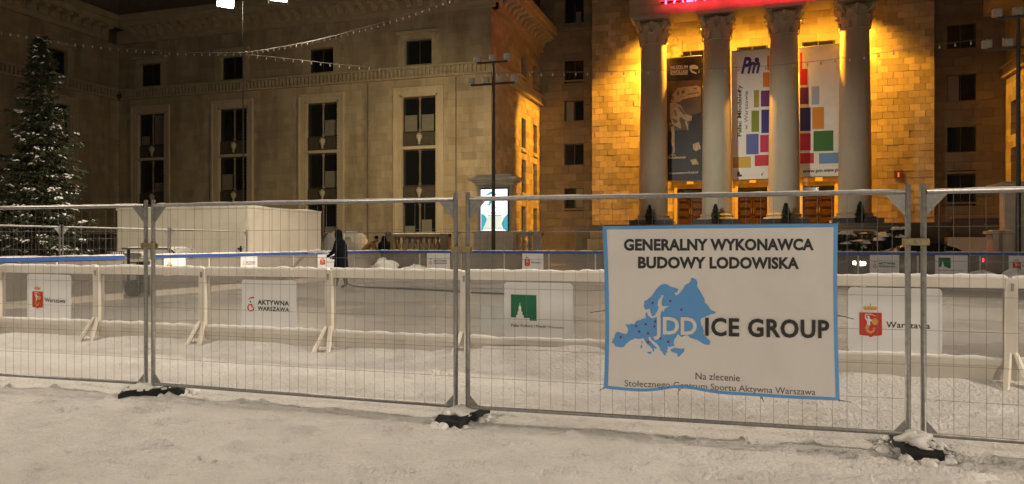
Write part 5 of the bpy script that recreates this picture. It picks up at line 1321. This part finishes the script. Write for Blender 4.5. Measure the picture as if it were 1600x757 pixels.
for i in range(700):
    q = rnd.random()**.6; p = pts[min(30, int(q*30))].lerp(pts[min(30, int(q*30)+1)], rnd.random()); sp_ = .03+.26*q*q
    p = p + Vector((rnd.gauss(0, 1), rnd.gauss(0, 1), rnd.gauss(-.3, .8)))*sp_*.7; p.z = max(p.z, ICEZ+.01); r_ = rnd.uniform(.01, .024)
    jet.add([p+Vector(v)*r_ for v in ((1,0,0),(-1,0,0),(0,1,0),(0,-1,0),(0,0,1.5),(0,0,-1.5))], [(0,2,4),(2,1,4),(1,3,4),(3,0,4),(2,0,5),(1,2,5),(3,1,5),(0,3,5)])
jo = jet.build('water_jet', WATER, base=(nozzle.x, nozzle.y, nozzle.z), smooth=True); tag(jo, 'pale arc of water sprayed left from the worker onto the ice', 'water')

# ------------------------------------------------------------------ utility vehicle in the gap of the left boards
ub_ = pU(205, 381, -18.3); ue_ = pU(274, 381, -17.0)
uv = thing('utility_cart', 'dark open-frame utility cart with snowy flat roof behind the board gap', 'cart', (-17.8, ub_.y+.6, 0))
c0 = pV(196, 388, 17.6); c1 = pV(276, 388, 17.6); ua, ub2 = c0.x, c1.x; v0, v1 = 17.6, 18.4; zt = c0.z+.02
MB().box(ua, ub2, v0, v1, .34, .46).build('chassis', BLACK, uv, bevel=.02)
m = MB()
for u in (ua+.06, (ua+ub2)/2, ub2-.12):
    for v in (v0+.05, v1-.05): m.box(u-.03, u+.03, v-.03, v+.03, .46, zt-.06)
for z in (.75, 1.0): m.box(ua+.05, ub2-.1, v0+.03, v0+.06, z, z+.04)
for i in range(7): u = ua+.1+i*(ub2-ua-.2)/6; m.box(u-.012, u+.012, v0+.035, v0+.055, .46, 1.0)
m.build('frame', BLACK, uv)
rings = []
for i in range(9):
    q = i/8; u = ua-.08 + (ub2-ua+.14)*q; dz = -.16*max(0, (q-.86)/.14)**2
    rings.append([(u, v0-.08, zt-.06+dz), (u, v1+.08, zt-.06+dz), (u, v1+.08, zt-.01+dz), (u, v0-.08, zt-.01+dz)])
MB().loft(rings).build('roof', POLE, uv)
m = MB(); snow_strip(m, (ua, (v0+v1)/2, zt-.01), (ub2-.25, (v0+v1)/2, zt-.01), .75, .03, 24, 5.0, .5); m.build('snow_cover', SNOWCAP, uv)
MB().box(ua+.3, ua+.8, v0+.15, v1-.15, .46, .62).box(ua+.25, ua+.36, v0+.15, v1-.15, .62, 1.05).build('seat', RUBBER, uv, bevel=.03)
for u in (ua+.25, ub2-.35):
    for v in (v0+.05, v1-.05):
        MB().tube([(u, v-.09, .25), (u, v+.09, .25)], .25, 16).build('wheel', RUBBER, uv)
# wire cage trailer beside it
ct_ = thing('cage_trailer', 'low wire cage trailer with snow on top left of the utility cart', 'trailer', (ua-.9, 18.2, 0))
a0, a1 = pV(168, 390, 17.8).x, pV(193, 390, 17.8).x; zc = pV(180, 393, 17.8).z
MB().box(a0, a1, 17.8, 18.9, .35, .45).build('bed', STEEL, ct_)
m = MB()
for i in range(8): u = a0+(a1-a0)*i/7; m.box(u-.01, u+.01, 17.8, 17.82, .45, zc)
for z in (.7, .95, zc-.02): m.box(a0, a1, 17.79, 17.83, z, z+.025)
m.build('cage', STEEL, ct_)
MB().box(a0, a1, 17.85, 18.85, zc-.25, zc-.03).build('snow_load', SNOWCAP, ct_, bevel=.08)
for v in (17.75, 18.95): MB().tube([((a0+a1)/2, v-.08, .28), ((a0+a1)/2, v+.08, .28)], .28, 16).build('wheel', RUBBER, ct_)

# ------------------------------------------------------------------ car behind the far boards
vc = 33.0
ca = pV(1342, 400, vc).x; ce = pV(1538, 400, vc).x
CARP = mat('black_car_paint', (.012, .010, .010), .25, spec=.6); CARG = mat('car_glass', (.02, .02, .022), .08); HEAD = mat('headlight', (1, 1, .95), .2, emit=(1, .93, .8), estr=40); TAIL = mat('tail_light', (.8, .03, .04), .3, emit=(1, .06, .08), estr=9)
car = thing('parked_car', 'black car behind the far boards, headlight and red tail light on', 'car', ((ca+ce)/2, vc+.9, 0))
L = ce-ca; g_ = .14
def carx(q): return ca+L*q
def ring(q, zlo, zhi, wlo, whi): 
    x = carx(q); c = vc+.9
    return [(x, c-wlo, zlo), (x, c-wlo*1.02, (zlo+zhi)/2), (x, c-whi, zhi), (x, c, zhi+.02), (x, c+whi, zhi), (x, c+wlo*1.02, (zlo+zhi)/2), (x, c+wlo, zlo)]
MB().loft([ring(q, g_+.22, z, a, b) for q, z, a, b in ((0, .62, .70, .62), (.03, .78, .82, .74), (.12, .90, .88, .8), (.28, .98, .9, .83), (.5, 1.03, .9, .84), (.75, 1.06, .9, .84), (.92, 1.06, .88, .8), (.985, .98, .84, .74), (1, .7, .76, .68))]).build('body', CARP, car, smooth=True)
MB().loft([ring(q, 1.0, z, a, b) for q, z, a, b in ((.23, 1.02, .8, .74), (.36, 1.46, .8, .62), (.5, 1.60, .8, .62), (.66, 1.58, .8, .62), (.82, 1.36, .8, .62), (.93, 1.05, .8, .7))]).build('cabin_glass', CARG, car, smooth=True)
MB().loft([ring(q, z-.05, z+.02, a, b) for q, z, a, b in ((.34, 1.40, .64, .6), (.42, 1.54, .66, .62), (.52, 1.61, .66, .62), (.66, 1.59, .66, .62), (.80, 1.42, .66, .62), (.9, 1.14, .7, .66))]).build('roof', CARP, car, smooth=True)
for q in (.33, .52, .70):
    MB().box(carx(q)-.04, carx(q)+.04, vc+.06, vc+.16, 1.0, 1.5).build('pillar', CARP, car)
for q in (.17, .80):
    for s in (-.82, .82):
        c = vc+.9+s; w = MB().tube([(carx(q), c-.1, g_+.2), (carx(q), c+.1, g_+.2)], .33, 20).build('wheel', RUBBER, car)
        MB().tube([(carx(q), c-.105, g_+.2), (carx(q), c+.105, g_+.2)], .2, 14).build('rim', STEEL, w)
for s in (-.6, .6):
    MB().box(carx(.0)-.02, carx(.06), vc+.9+s-.24, vc+.9+s+.14, .70, .86).build('headlight', HEAD, car, bevel=.03)
    MB().box(carx(.955), carx(1)+.01, vc+.9+s-.29, vc+.9+s+.17, .86, 1.02).build('tail_light', TAIL, car, bevel=.03)
# snowy shrubs by the stairs
for i, (x0, x1, yt, lb) in enumerate(((1303, 1362, 357, 'dark snow-laden hedge right of the contractor banner'), (1364, 1416, 352, 'dark snowy shrub in front of the right pier'))):
    V_ = 39.0; a0, a1 = pV(x0, 381, V_).x, pV(x1, 381, V_).x; zt = pV(x0, yt, V_).z; c = ((a0+a1)/2, V_, 0); rnd = random.Random(40+i)
    t = thing('snowy_shrub', lb, 'shrub', c)
    m = MB(); sn = MB()
    for _ in range(26):
        cx, cy, cz = rnd.uniform(a0+.2, a1-.2), rnd.uniform(V_-.5, V_+.5), rnd.uniform(.3, zt-.25)
        leafball(m, rnd, (cx, cy), lambda q: .42*math.sin(math.pi*(.1+.85*q)), cz-.3, cz+.3, 130, .15)
        if rnd.random() < .5 or cz > zt-.7: lump(sn, (cx, cy-.15, cz+.2), rnd.uniform(.18, .4), rnd.uniform(.2, .3), rnd.uniform(.08, .18), rnd.uniform(0, 60), 10, 4, .4)
    m.build('foliage', SHRUB, t, kind='stuff'); sn.build('snow_cover', SNOWCAP, t, smooth=True, kind='stuff')
    for _ in range(3): u = rnd.uniform(a0+.3, a1-.3); MB().tube([(u, V_, 0), (u+.1, V_, zt*.7)], [.05, .02], 6).build('stem', BARK, t)
